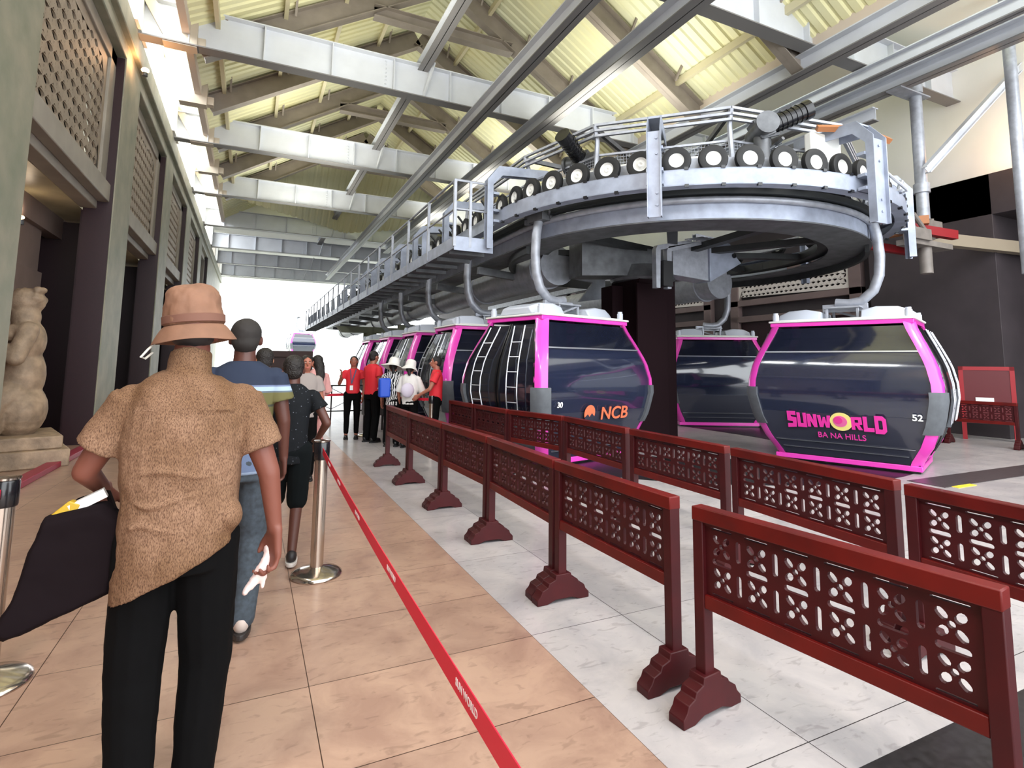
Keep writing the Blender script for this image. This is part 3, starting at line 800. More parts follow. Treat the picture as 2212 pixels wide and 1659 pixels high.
# ================================================================ ROPEWAY MACHINE
mc = empty('ropeway_turnaround', (RB[0] * K, RB[1] * K, -.15), 0, 'big grey steel ropeway turnaround ring with rubber tyre wheels over the cabins', 'ropeway machine')
mc.scale = (K, K, K)
def mo(name, mb, m, parent=None, **k):
    mb.xf(Matrix.Translation((-RB[0], -RB[1], 0))); return obj(name, mb, m, parent or mc, **k)
B = RB; YF = 34.0
def track(r0, r1, z0, z1, straight=True, a0=180, a1=360, n=56):
    q = MB().arc_strip(B, r0, r1, z0, z1, a0, a1, n)
    if straight:
        q.bx(B[0] - r1, B[0] - r0, B[1], YF, z0, z1).bx(B[0] + r0, B[0] + r1, B[1], 24, z0, z1)
    return q
mo('guide_track', track(3.53, 3.56, 3.73, 3.93), STEELB)
mo('track_flange', track(3.40, 3.56, 3.925, 3.935).join(track(3.40, 3.56, 3.725, 3.735)), STEELB)
q = MB(); 
for k in range(0, 26):
    t = rad(182 + 7 * k); c_, s_ = math.cos(t), math.sin(t)
    for z in (3.94, 3.72): mo('track_clip', MB().box((B[0] + 3.55 * c_, B[1] + 3.55 * s_, z), (.05, .05, .035), Matrix.Rotation(t, 3, 'Z')), BLACKP)
mo('dark_gap_band', track(3.1, 3.2, 3.72, 3.80), mat('dark_gap_filler', (34, 38, 40), .5))  # added dark strip standing in for the unlit gap under the track
q = MB()
pts = [(B[0] + 3.11 * math.cos(rad(a)), B[1] + 3.11 * math.sin(rad(a)), 3.665) for a in range(180, 361, 4)]
q.tube([(B[0] - 3.11, YF, 3.665)] + pts + [(B[0] + 3.11, 24, 3.665)], .045, 10)
mo('running_tube', q, STEEL)
mo('ring_band', track(3.04, 3.075, 3.42, 3.65, True, 180, 302), STEELB)
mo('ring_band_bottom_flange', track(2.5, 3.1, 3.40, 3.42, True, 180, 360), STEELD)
mo('far_ring_band', MB().arc_strip(B, 3.0, 3.06, 3.28, 3.5, 300, 540, 64), mat('dark_ring_steel', (56, 58, 60), .5, .3, (5, .2)))
mo('bullwheel_rim', MB().arc_strip(B, 2.35, 2.6, 3.48, 3.62, 0, 359.9, 72), mat('dark_ring_steel', (56, 58, 60)))
q = MB()
for k in range(10):
    t = rad(36 * k + 12); mo('bullwheel_spoke', MB().beam((B[0] + .3 * math.cos(t), B[1] + .3 * math.sin(t), 3.55), (B[0] + 2.4 * math.cos(t), B[1] + 2.4 * math.sin(t), 3.55), .16, .1), mat('dark_ring_steel', (56, 58, 60)))
mo('bullwheel_hub', MB().lathe([(0, 3.1), (.34, 3.1), (.36, 3.2), (.3, 3.7), (0, 3.75)], (B[0], B[1], 0), 24), STEELD)
# tyres
ty = MB(); prof = [(.095, -.035), (.15, -.045), (.178, -.035), (.185, -.012), (.185, .012), (.178, .035), (.15, .045), (.095, .035)]
rs = []
for (r_, x_) in prof: rs.append([(x_, r_ * math.cos(2 * PI * k / 28), r_ * math.sin(2 * PI * k / 28)) for k in range(28)])
ty.rings(rs, cap=False, closed=True)
def wheel(px, py, pz, t, n_):
    tr = obj('tyre', ty, BLACK, mc) if n_ == 0 else None
    if tr is None:
        tr = wheel.t.copy(); COL.objects.link(tr); tr.parent = mc
        rm = wheel.r.copy(); COL.objects.link(rm); rm.parent = tr
    else:
        rm = obj('rim', MB().lathe([(0, .012), (.03, .026), (.04, .012), (.07, .004), (.094, .03), (.102, .03), (.102, -.03), (.06, -.03), (0, -.02)], n=28, axis='x'), WHITE, tr)
        wheel.t, wheel.r = tr, rm
    tr.location = (px - B[0], py - B[1], pz); tr.rotation_euler = (0, 0, t)
n_ = 0
for k in range(23):
    a = 183 + 7.7 * k; t = rad(a); wheel(B[0] + 3.35 * math.cos(t), B[1] + 3.35 * math.sin(t), 4.12, t, n_); n_ += 1
y = B[1] + .35
while y < 26: wheel(B[0] - 3.35, y, 4.12, PI, n_); n_ += 1; y += .56
y = B[1] + .4
while y < 13: wheel(B[0] + 3.35, y, 4.12, 0, n_); n_ += 1; y += .56
mo('backing_plate', MB().arc_strip(B, 2.98, 3.0, 4.04, 4.3, 182, 352, 48), WHITE)
# axle beam behind the tyres
mo('axle_beam', track(3.10, 3.2, 4.02, 4.2), STEEL)
mo('axle_shafts', (lambda q: [q.cyl((B[0] + 3.1 * math.cos(rad(183 + 7.7 * k)), B[1] + 3.1 * math.sin(rad(183 + 7.7 * k)), 4.12), (B[0] + 3.34 * math.cos(rad(183 + 7.7 * k)), B[1] + 3.34 * math.sin(rad(183 + 7.7 * k)), 4.12), .03, 8) for k in range(23)] and q)(MB()), STEELD)
# C-shaped support brackets
def bracket(px, py, t, wide=.13, top=4.66, bot=3.3, inn=1.0, name='support_bracket', parent=mc):
    c_, s_ = math.cos(t), math.sin(t); O = V((px, py, 0)); o_ = V((c_, s_, 0)); tn = V((-s_, c_, 0))
    prof = [(0, bot), (.10, bot), (.10, top - .25), (-.10, top), (-inn, top + .06), (-inn, top - .08), (-.16, top - .15), (0, top - .32)]
    q = MB()
    for sd in (-1, 1):
        q.poly([O + o_ * x + V((0, 0, z)) + tn * sd * wide / 2 for x, z in prof], tn, .014)
    q.poly([O + o_ * .05 + V((0, 0, bot)) + tn * wide / 2, O + o_ * .05 + V((0, 0, bot)) - tn * wide / 2, O + o_ * .05 + V((0, 0, top - .27)) - tn * wide / 2, O + o_ * .05 + V((0, 0, top - .27)) + tn * wide / 2], o_, .02)
    q.poly([O - o_ * .1 + V((0, 0, top - .02)) + tn * wide / 2, O - o_ * .1 + V((0, 0, top - .02)) - tn * wide / 2, O - o_ * inn + V((0, 0, top + .04)) - tn * wide / 2, O - o_ * inn + V((0, 0, top + .04)) + tn * wide / 2], (0, 0, 1), .02)
    for z in (3.75, 3.92, 4.2): q.box(O - o_ * .05 + V((0, 0, z)), (.1, wide * 1.3, .04), Matrix.Rotation(t, 3, 'Z'))
    for z in (3.45, 3.6, 4.1, 4.3): q.cyl(O + o_ * .06 + V((0, 0, z)) + tn * .03, O + o_ * .075 + V((0, 0, z)) + tn * .03, .016, 8)
    return mo(name, q, STEELB)
for a in (225, 270, 315): bracket(B[0] + 3.68 * math.cos(rad(a)), B[1] + 3.68 * math.sin(rad(a)), rad(a), {225: .16, 270: .26, 315: .2}[a])
for y in (B[1] + .05, B[1] + 2.2, B[1] + 4.4, B[1] + 6.6, B[1] + 8.8, B[1] + 11, B[1] + 13.2, B[1] + 15.4): bracket(B[0] - 3.66, y, PI, .12)
for y in (B[1] + .05, B[1] + 2.2): bracket(B[0] + 3.66, y, 0, .12)
# upper posts reaching the cage rail at the middle bracket
# octagonal cage over the ring
CG = [(B[0] + 3.05 * math.cos(rad(a)), B[1] + 3.05 * math.sin(rad(a))) for a in (178, 208, 243, 278, 313, 348)]
CG = [(CG[0][0], B[1] + 3.0)] + CG
q = MB()
for z in (4.94, 4.86, 4.78):
    for i in range(len(CG) - 1): q.beam((*CG[i], z), (*CG[i + 1], z), .045, .035)
mo('cage_top_rails', q, STEEL)
q = MB()
for i, p in enumerate(CG):
    n2 = V((p[0] - B[0], p[1] - B[1], 0)).normalized(); ia = V((p[0], p[1], 0)) - n2 * .08
    mo('cage_post', MB().tube([(p[0], p[1], 4.93), (ia.x, ia.y, 4.72), (ia.x + n2.x * .05, ia.y + n2.y * .05, 4.3), (p[0], p[1], 4.1)], .035, 6), STEEL)
q = MB()
for i in range(len(CG) - 1):
    a, b = V((*CG[i], 0)), V((*CG[i + 1], 0)); L = (b - a).length; n = int(L / .045)
    for k in range(n + 1):
        p = a.lerp(b, k / n) 
        p = p + (V((B[0], B[1], 0)) - p).normalized() * .12
        q.beam((p.x, p.y, 4.3), (p.x, p.y, 4.52), .005, .005)
    for k in range(6):
        z = 4.3 + .044 * k; a2 = a + (V((B[0], B[1], 0)) - a).normalized() * .12; b2 = b + (V((B[0], B[1], 0)) - b).normalized() * .12
        q.beam((a2.x, a2.y, z), (b2.x, b2.y, z), .005, .005)
    q.beam((a2.x, a2.y, 4.53), (b2.x, b2.y, 4.53), .03, .03); q.beam((a2.x, a2.y, 4.28), (b2.x, b2.y, 4.28), .03, .03)
mo('cage_mesh', q, STEEL)
q = MB()
for i in range(1, len(CG)):
    q.beam((*CG[i], 4.9), (B[0], B[1], 4.75), .05, .07)
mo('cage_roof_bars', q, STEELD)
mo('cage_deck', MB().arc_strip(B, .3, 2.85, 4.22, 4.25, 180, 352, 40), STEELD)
# motors on the ring
def motor(name, px, py, pz, t, L, r_):
    R_ = Matrix.Rotation(t, 3, 'Z') @ Matrix.Rotation(rad(-24), 3, 'Y')
    c = V((px, py, pz)); d = R_ @ V((1, 0, 0)); q = MB()
    q.tube([c - d * L / 2, c + d * L / 2], r_, 20).tube([c + d * L / 2, c + d * (L / 2 + .1)], r_ * 1.12, 20).box(c + V((0, 0, r_)), (.16, .12, .08), R_)
    for k in range(7):
        p = c + d * (-L / 2 + L * k / 7); q.tube([p, p + d * .012], r_ * 1.08, 20)
    m = mo(name, q, BLACKP)
    g = MB().box(c - d * (L / 2 + .1), (.2, r_ * 2.2, r_ * 2.3), R_).tube([c - d * (L / 2 + .1) - V((0, 0, .1)), c - d * (L / 2 + .1) - V((0, 0, .42))], .1, 16)
    s2_ = R_ @ V((0, 1, 0))
    g.tube([c - d * (L / 2 + .12) - s2_ * .25, c - d * (L / 2 + .12) + s2_ * .25], .12, 20).tube([c - d * (L / 2 + .12) - s2_ * .3, c - d * (L / 2 + .12) - s2_ * .26], .15, 20)
    for k in range(6):
        g.cyl(c - d * (L / 2) + V((random.uniform(-.2, .2), random.uniform(-.2, .2), random.uniform(-.45, -.1))), c - d * (L / 2) + V((random.uniform(-.2, .2), random.uniform(-.2, .2), random.uniform(-.45, -.1))), .025, 8)
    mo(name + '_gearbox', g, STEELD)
def PB(a, r_, z): return (B[0] + r_ * math.cos(rad(a)), B[1] + r_ * math.sin(rad(a)), z)
motor('drive_motor', *PB(200, 3.0, 4.72), rad(205), .4, .11)
motor('drive_motor', *PB(258, 3.0, 4.84), rad(330), .5, .12)
mo('chain_guard', MB().box(PB(268, 3.1, 4.45), (.55, .12, .4), Matrix.Rotation(rad(-5), 3, 'Z')), WHITE, bevel=.02)
mo('orange_duct', MB().tube([PB(264, 3.2, 4.68), PB(272, 3.45, 4.66), PB(280, 3.6, 4.55)], .05, 4), mat('orange_brown_paint', (170, 112, 72), .5))
q = MB().arc_strip((B[0] + 3.2, B[1] - 1.2), 1.15, 1.3, 4.1, 4.25, 300, 400, 14)
mo('curved_channel', q, mat('orange_brown_paint', (170, 112, 72)))
q = MB()
for k in range(26):
    a = 282 + 2.6 * k; q.cyl(PB(a, 3.3 + random.uniform(-.3, .3), random.uniform(3.9, 4.45)), PB(a + random.uniform(-4, 4), 3.3 + random.uniform(-.4, .4), random.uniform(3.9, 4.45)), random.uniform(.012, .04), 8)
mo('linkage_rods', q, STEEL)
q = MB()
for k in range(30):
    y = B[1] + .3 + k * .6
    mo('linkage_rod', MB().beam((B[0] - 3.5, y, 4.35), (B[0] - 3.2, y + .2, 4.15), .03, .03).cyl((B[0] - 3.35, y + .1, 4.22), (B[0] - 3.2, y + .35, 4.4), .04, 8), STEELD)
for sg, ye in ((-1, YF), (1, 24)):
    x = B[0] + sg * 2.0
    q = MB().tube([(x, B[1] + .8, 3.3), (x, ye, 3.3)], .36, 24)
    for yy in range(int(B[1]) + 2, int(ye), 3): q.tube([(x, yy, 3.3), (x, yy + .06, 3.3)], .39, 24)
    mo('main_tube_girder', q, STEEL)
mo('girder_saddle', MB().poly([(B[0] - 2.0, B[1] + .2, 3.0), (B[0] - 2.0, B[1] + .2, 3.65), (B[0] - .2, B[1] - .1, 3.5), (B[0] - .2, B[1] - .1, 3.1)], (.1, 1, 0), .5), STEELD)
q = MB()
for k in range(9): mo('cross_arm', MB().beam((B[0] - 3.1, B[1] + 2 + 2.6 * k, 3.3), (B[0] - 1.9, B[1] + 2 + 2.6 * k, 3.2), .1, .14), STEELD)
# head box below the ring
GB = 7.35
q = MB().poly([(6.45, GB, 3.05), (6.45, GB, 3.62), (7.25, GB, 3.72), (7.25, GB, 3.0)], (0, 1, 0), .34)
mo('tension_box', q, STEEL, bevel=.01)
q = MB().poly([(7.25, GB - .03, 2.98), (7.25, GB - .03, 3.74), (7.75, GB - .03, 3.72), (7.88, GB - .03, 3.5), (8.02, GB - .03, 3.38)], (0, 1, 0), .36)
mo('tension_box_nose', q, STEELB, bevel=.008)
mo('tension_box_hole', MB().cyl((7.83, GB - .23, 3.5), (7.83, GB - .2, 3.5), .045, 16), BLACKP)
q = MB()
for s_ in (-.09, .14): q.poly([(5.93 + s_, 6.95, 2.75), (5.93 + s_, 6.95, 3.38), (5.97 + s_, 6.95, 3.45), (6.7 + s_, 6.95, 3.62), (6.7 + s_, 6.95, 3.56), (6.03 + s_, 6.95, 3.38), (6.01 + s_, 6.95, 2.75)], (0, 1, 0), .1)
mo('buffer_bracket', q, STEEL)
mo('black_buffer', MB().bx(5.95, 6.15, 6.85, 7.05, 2.78, 3.2), BLACK, bevel=.01)
q = MB()
for k in range(4): q.beam((6.3 + .09 * k, 6.7, 3.55), (6.95 + .09 * k, 7.0, 3.72), .05, .02)
mo('top_grating', q, STEEL)
mo('support_column', MB().bx(5.93, 6.72, 7.45, 8.25, .14, 3.05).bx(5.85, 6.5, 7.4, 7.45, .14, 2.9).bx(5.7, 5.93, 7.9, 8.25, .14, 2.9), mat('near_black_maroon_column', (24, 8, 13), .8, 0, spec=.15), bevel=.01)
mo('column_cap', MB().lathe([(0, 2.98), (.55, 2.98), (.58, 3.02), (.5, 3.25), (0, 3.25)], (6.32, 7.85, 0), 24), STEELD)
mo('column_switch', MB().bx(6.42, 6.46, 7.425, 7.45, 1.95, 1.99).bx(6.42, 6.46, 7.425, 7.45, 1.87, 1.91), WHL)
q = MB().poly([(6.65, 9.5, 2.88), (6.65, 9.5, 3.43), (6.35, 9.5, 3.47), (5.25, 9.5, 3.35), (5.4, 9.5, 3.3), (6.35, 9.5, 3.2), (6.0, 9.5, 2.78)], (0, 1, 0), .06)
mo('side_plate', q, STEELB)
mo('red_channel', MB().beam((9.7, 5.9, 4.1), (11.6, 5.45, 3.95), .12, .16).beam((9.6, 6.3, 3.8), (11.2, 6.0, 3.7), .1, .14), REDP)
q = MB().box((10.8, 5.9, 4.15), (.6, .4, .22)).box((11.25, 5.8, 4.1), (.75, .3, .3)).cyl((10.9, 5.6, 3.2), (10.9, 5.6, 3.7), .1).box((10.9, 5.6, 3.72), (1.2, .3, .1)).box((10.5, 5.5, 3.85), (.5, .2, .2))
for k in range(10): q.cyl((10.2 + random.random() * 1.2, 5.5 + random.random() * .4, 3.5 + random.random() * .9), (10.2 + random.random() * 1.2, 5.5 + random.random() * .4, 3.5 + random.random() * .9), .04, 8)
mo('side_drive_unit', q, mat('grey_brown_machine_paint', (134, 126, 120), .5, 0, (4, .2)), bevel=.005)
obj('storage_rail_beam', MB().beam((13.0, 6.8, 4.35), (16.2, 5.9, 4.2), .2, .26), mat('beige_brown_beam', (150, 138, 120), .5), None, 'beige brown rail beam sloping off to the right picture edge', 'beam')
obj('hanging_post', MB().cyl((12.68, 6.5, 4.3), (12.68, 6.5, 7.6), .115, 20).cyl((12.68, 6.5, 5.2), (12.68, 6.5, 5.4), .15, 20).cyl((12.68, 6.5, 7.4), (12.68, 6.5, 7.6), .14, 20).bx(11.9, 12.96, 6.35, 6.65, 7.33, 7.36), STEEL, None, 'round grey hanging post at upper right behind the wheel ring', 'post')
obj('hanging_post', MB().cyl((13.1, 5.02, 3.3), (13.1, 5.02, 9.0), .1, 20), STEEL, None, 'slim round post at the right picture edge under the warm lamp', 'post')
obj('diagonal_brace', MB().hbeam((12.3, 6.2, 5.55), (15.2, 5.6, 8.3), .13, .16), GIRD, None, 'diagonal white steel brace at the upper right picture edge', 'brace')

# service walkway
wk = empty('service_walkway', (2.75 * K, 7.9 * K, 3.48), 0, 'galvanised service walkway with handrail running along the ropeway', 'walkway')
L = 26; wk.scale = (K, K, K)
obj('deck', MB().bx(0, .64, 0, L, .0, .04), mat('dark_walkway_deck', (92, 94, 96), .6, .3, (30, .2)), wk)
obj('kick_plate', MB().bx(-.012, .0, 0, L, -.03, .16).bx(-.012, .64, -.012, 0, -.06, .16), STEELB, wk)
q = MB()
for k in range(int(L / .65)): obj('deck_joist', MB().bx(.02, .62, k * .65 + .3, k * .65 + .36, -.06, 0), STEELD, wk)
q = MB().tube([(.6, 0, 1.06), (0, 0, 1.06), (0, L, 1.06)], .02, 8).tube([(.6, 0, .6), (0, 0, .6), (0, L, .6)], .016, 8)
obj('handrail', q, STEEL, wk)
for k in range(19):
    obj('rail_post', MB().bx(-.03, .012, k * 1.4 - .025, k * 1.4 + .025, 0, 1.06), STEEL, wk)
for x in (.25, .55): obj('rail_post', MB().bx(x - .02, x + .02, -.015, .025, 0, 1.06), STEEL, wk)
q = MB()
for k in range(15): obj('stay_plate', MB().poly([(.02, 1.9 + k * 1.6, .04), (.02, 1.9 + k * 1.6, .6), (.14, 1.9 + k * 1.6, .72), (.2, 1.9 + k * 1.6, .04)], (0, 1, 0), .02), STEELB, wk)

# far supports and small background things
obj('haul_rope', MB().tube([(4.25, 36, 4.3), (4.33, 61.9, 6.05), (4.5, 120, 11)], .022, 6), STEELD, None, 'thin haul rope running out into the bright opening above the distant cabin', 'rope')
FC = mat('pale_green_far_column', (120, 124, 104), .6)
obj('far_column', MB().cyl((4.6, 24, 0), (4.6, 24, 3.0), .28, 20).poly([(3.2, 24, 3.0), (3.4, 24, 2.75), (5.8, 24, 2.75), (6.1, 24, 3.0)], (0, 1, 0), .5), FC, None, 'dark round column seen against the bright opening, behind the woman in red', 'column')
obj('far_column', MB().bx(5.3, 5.7, 21.5, 22, 0, 3.0), FC, None, 'square column beside the farthest cabins', 'column')
bf = empty('crowd_barrier', (1.4, 14.2, 0), 0, 'black metal crowd barrier behind the woman in red', 'barrier')
q = MB()
for z in (.3, .92): q.tube([(-1.6, 0, z), (1.5, 0, z)], .018, 6)
for k in range(4):
    x = -1.55 + k * 1.0; q.tube([(x, 0, 0), (x, 0, .92)], .018, 6)
obj('rail_frame', q, BLACKP, bf)
q = MB()
for k in range(3): 
    x = -1.55 + k * 1.0; q.tube([(x, 0, .35), (x + 1, 0, .85)], .008, 6).tube([(x + 1, 0, .35), (x, 0, .85)], .008, 6)
obj('cross_wires', q, STEELD, bf)
pd = empty('podium', (2.55, 12.4, 0), 0, 'small black podium box with red rim behind the staff woman', 'podium')
obj('box_body', MB().bx(-.25, .25, -.2, .2, .35, 1.0).bx(-.22, -.18, -.16, -.12, 0, .35).bx(.18, .22, -.16, -.12, 0, .35).bx(-.22, -.18, .12, .16, 0, .35).bx(.18, .22, .12, .16, 0, .35), mat('dark_box', (44, 36, 38), .5), pd)
obj('rim', MB().bx(-.27, .27, -.22, .22, 1.0, 1.04), REDP, pd)
bs = empty('notice_board', (14.3, 6.35, 0), rad(-62), 'red framed notice board on the floor beyond cabin 52', 'sign')
obj('panel', MB().bx(-.42, .42, -.02, .02, .35, 1.5), mat('dark_red_board', (92, 20, 28), .5), bs)
obj('frame', MB().bx(-.46, -.38, -.03, .03, .0, 1.56).bx(.38, .46, -.03, .03, .0, 1.56).bx(-.46, .46, -.03, .03, 1.48, 1.56), mat('red_board_frame', (150, 20, 32), .5), bs)
obj('white_notice', MB().bx(-.2, .1, -.035, -.02, .75, .9), WHL, bs)
obj('dark_canopy_board', MB().bx(.3, 1.55, 16.0, 16.2, 1.62, 1.78).bx(.3, .36, 16.05, 16.15, 0, 1.62).bx(1.5, 1.56, 16.05, 16.15, 0, 1.62).bx(.3, 1.55, 16.08, 16.12, 1.1, 1.62), mat('dark_maroon_board', (58, 34, 30), .6), None, 'dark board panel standing beyond the queue, above the boy\'s head', 'sign')

# wall lamps and recess lamp
def lamp(name, loc, power, color, label, r_=.07):
    l = empty(name, loc, 0, label, 'lamp')
    obj('bulb_globe', MB().ell((0, 0, 0), (r_, r_, r_ * .7)), mat('warm_lamp_glow', (255, 220, 160), .4, emit=((255, 214, 150), 14)), l)
    obj('holder', MB().cyl((0, 0, -.12), (0, 0, -.05), .05, 12), STEELD, l)
    d = bpy.data.lights.new(name, 'POINT'); d.energy = power * .4; d.color = color; d.shadow_soft_size = .1
    o = bpy.data.objects.new(name + '_light', d); COL.objects.link(o); o.parent = l; o.location = (.0, 0, .14)
lamp('wall_lamp', (-2.2, 12.45, 7.2), 60, (1, .5, .22), 'small warm lamp glowing under the cornice at upper left')
lamp('wall_lamp', (14.3, 5.5, 6.2), 120, (1, .55, .25), 'warm lamp glowing high on the right picture edge')
lamp('recess_lamp', (-3.5, 11.3, 3.78), 10, (1, .8, .6), 'small spot lamp inside the first left recess', .05)

# statue in the first left opening
stt = empty('stone_statue', (-3.0, 10.35, 0), rad(-70), 'carved beige stone guardian statue in the first left opening', 'statue')
SAND = mat('beige_carved_stone', (186, 160, 134), .65, 0, (7, .25), (14, .6))
obj('plinth', MB().bx(-.75, .75, -.5, .55, 0, .24).bx(-.66, .66, -.42, .47, .24, .42), SAND, stt, bevel=.02)
q = MB().ell((0, 0, .75), (.44, .34, .42)).ell((0, .0, 1.25), (.34, .28, .45)).ell((0, 0, 1.75), (.36, .25, .34)).ell((0, -.02, 2.1), (.2, .18, .2)).ell((0, -.02, 2.34), (.2, .22, .2)).ell((0, -.2, 2.28), (.1, .12, .09))
q.chain([(-.36, 0, 1.9), (-.52, -.12, 1.5), (-.3, -.34, 1.25)], [.13, .11, .09]).chain([(.36, 0, 1.9), (.52, -.12, 1.5), (.3, -.34, 1.7)], [.13, .11, .09])
q.chain([(-.2, -.1, 1.0), (-.34, -.34, .8), (-.3, -.3, .46)], [.2, .17, .13]).chain([(.2, -.1, 1.0), (.34, -.34, .8), (.3, -.3, .46)], [.2, .17, .13])
for k in range(26):
    a = random.uniform(PI, 2 * PI); z = random.uniform(.6, 1.95); q.ell((.34 * math.cos(a), .28 * math.sin(a), z), (.09, .08, .07))
for k in range(14):
    a = random.uniform(0, 2 * PI); q.ell((.17 * math.cos(a), .16 * math.sin(a), 2.4 + random.uniform(-.05, .12)), (.06, .06, .05))
mobj('figure', baked(q, .022, 2), SAND, stt)
st3 = copy_tree(stt); st3.location = (-3.3, 16.1, 0); setp(st3, 'second stone statue mostly hidden in the second left opening', 'statue')

# ================================================================ PEOPLE
def ering(cx, cy, z, rx, ry, n=24, tilt=0., p=2.3):
    out = []
    for k in range(n):
        t = 2 * PI * k / n; c_, s_ = math.cos(t), math.sin(t)
        x = rx * math.copysign(abs(c_) ** (2 / p), c_); y = ry * math.copysign(abs(s_) ** (2 / p), s_)
        out.append((cx + x, cy + y, z + tilt * x))
    return out
def hand_mb(q, w, d, side, s=1., curl=.9, flip=1):
    """palm, four fingers of different lengths bent at the knuckles, thumb from the side of the palm near the wrist. w wrist, d hand direction, side = across the palm towards the thumb"""
    w = V(w); d = V(d).normalized(); sd = V(side); sd = (sd - d * sd.dot(d)).normalized(); nm = d.cross(sd).normalized() * flip
    pl = .085 * s
    for k in range(4):
        o_ = sd * (.030 - .019 * k) * s
        q.cap(w + o_ * .6, .0165 * s, w + d * pl + o_, .0125 * s)
    ln = (.040, .046, .043, .034)
    for k in range(4):
        o_ = sd * (.032 - .0205 * k) * s; b = w + d * pl + o_; a = curl * (.75 + .12 * k)
        p = b; dd = d.copy(); L = ln[k] * s
        for j, f in enumerate((1, .68, .55)):
            an = a * (.6 + .35 * j) * (j + .6) / 1.6
            dd = (d * math.cos(an) + nm * math.sin(an)).normalized()
            e = p + dd * L * f; q.cap(p, (.0092 - .0008 * j) * s, e, (.0086 - .0009 * j) * s, 8); p = e
    b = w + d * .022 * s + sd * .026 * s
    e = b + (d * .75 + sd * .55 + nm * .25).normalized() * .038 * s; q.cap(b, .014 * s, e, .0105 * s, 8)
    e2 = e + (d * .95 + sd * .05 + nm * .4).normalized() * .03 * s; q.cap(e, .0105 * s, e2, .0088 * s, 8)
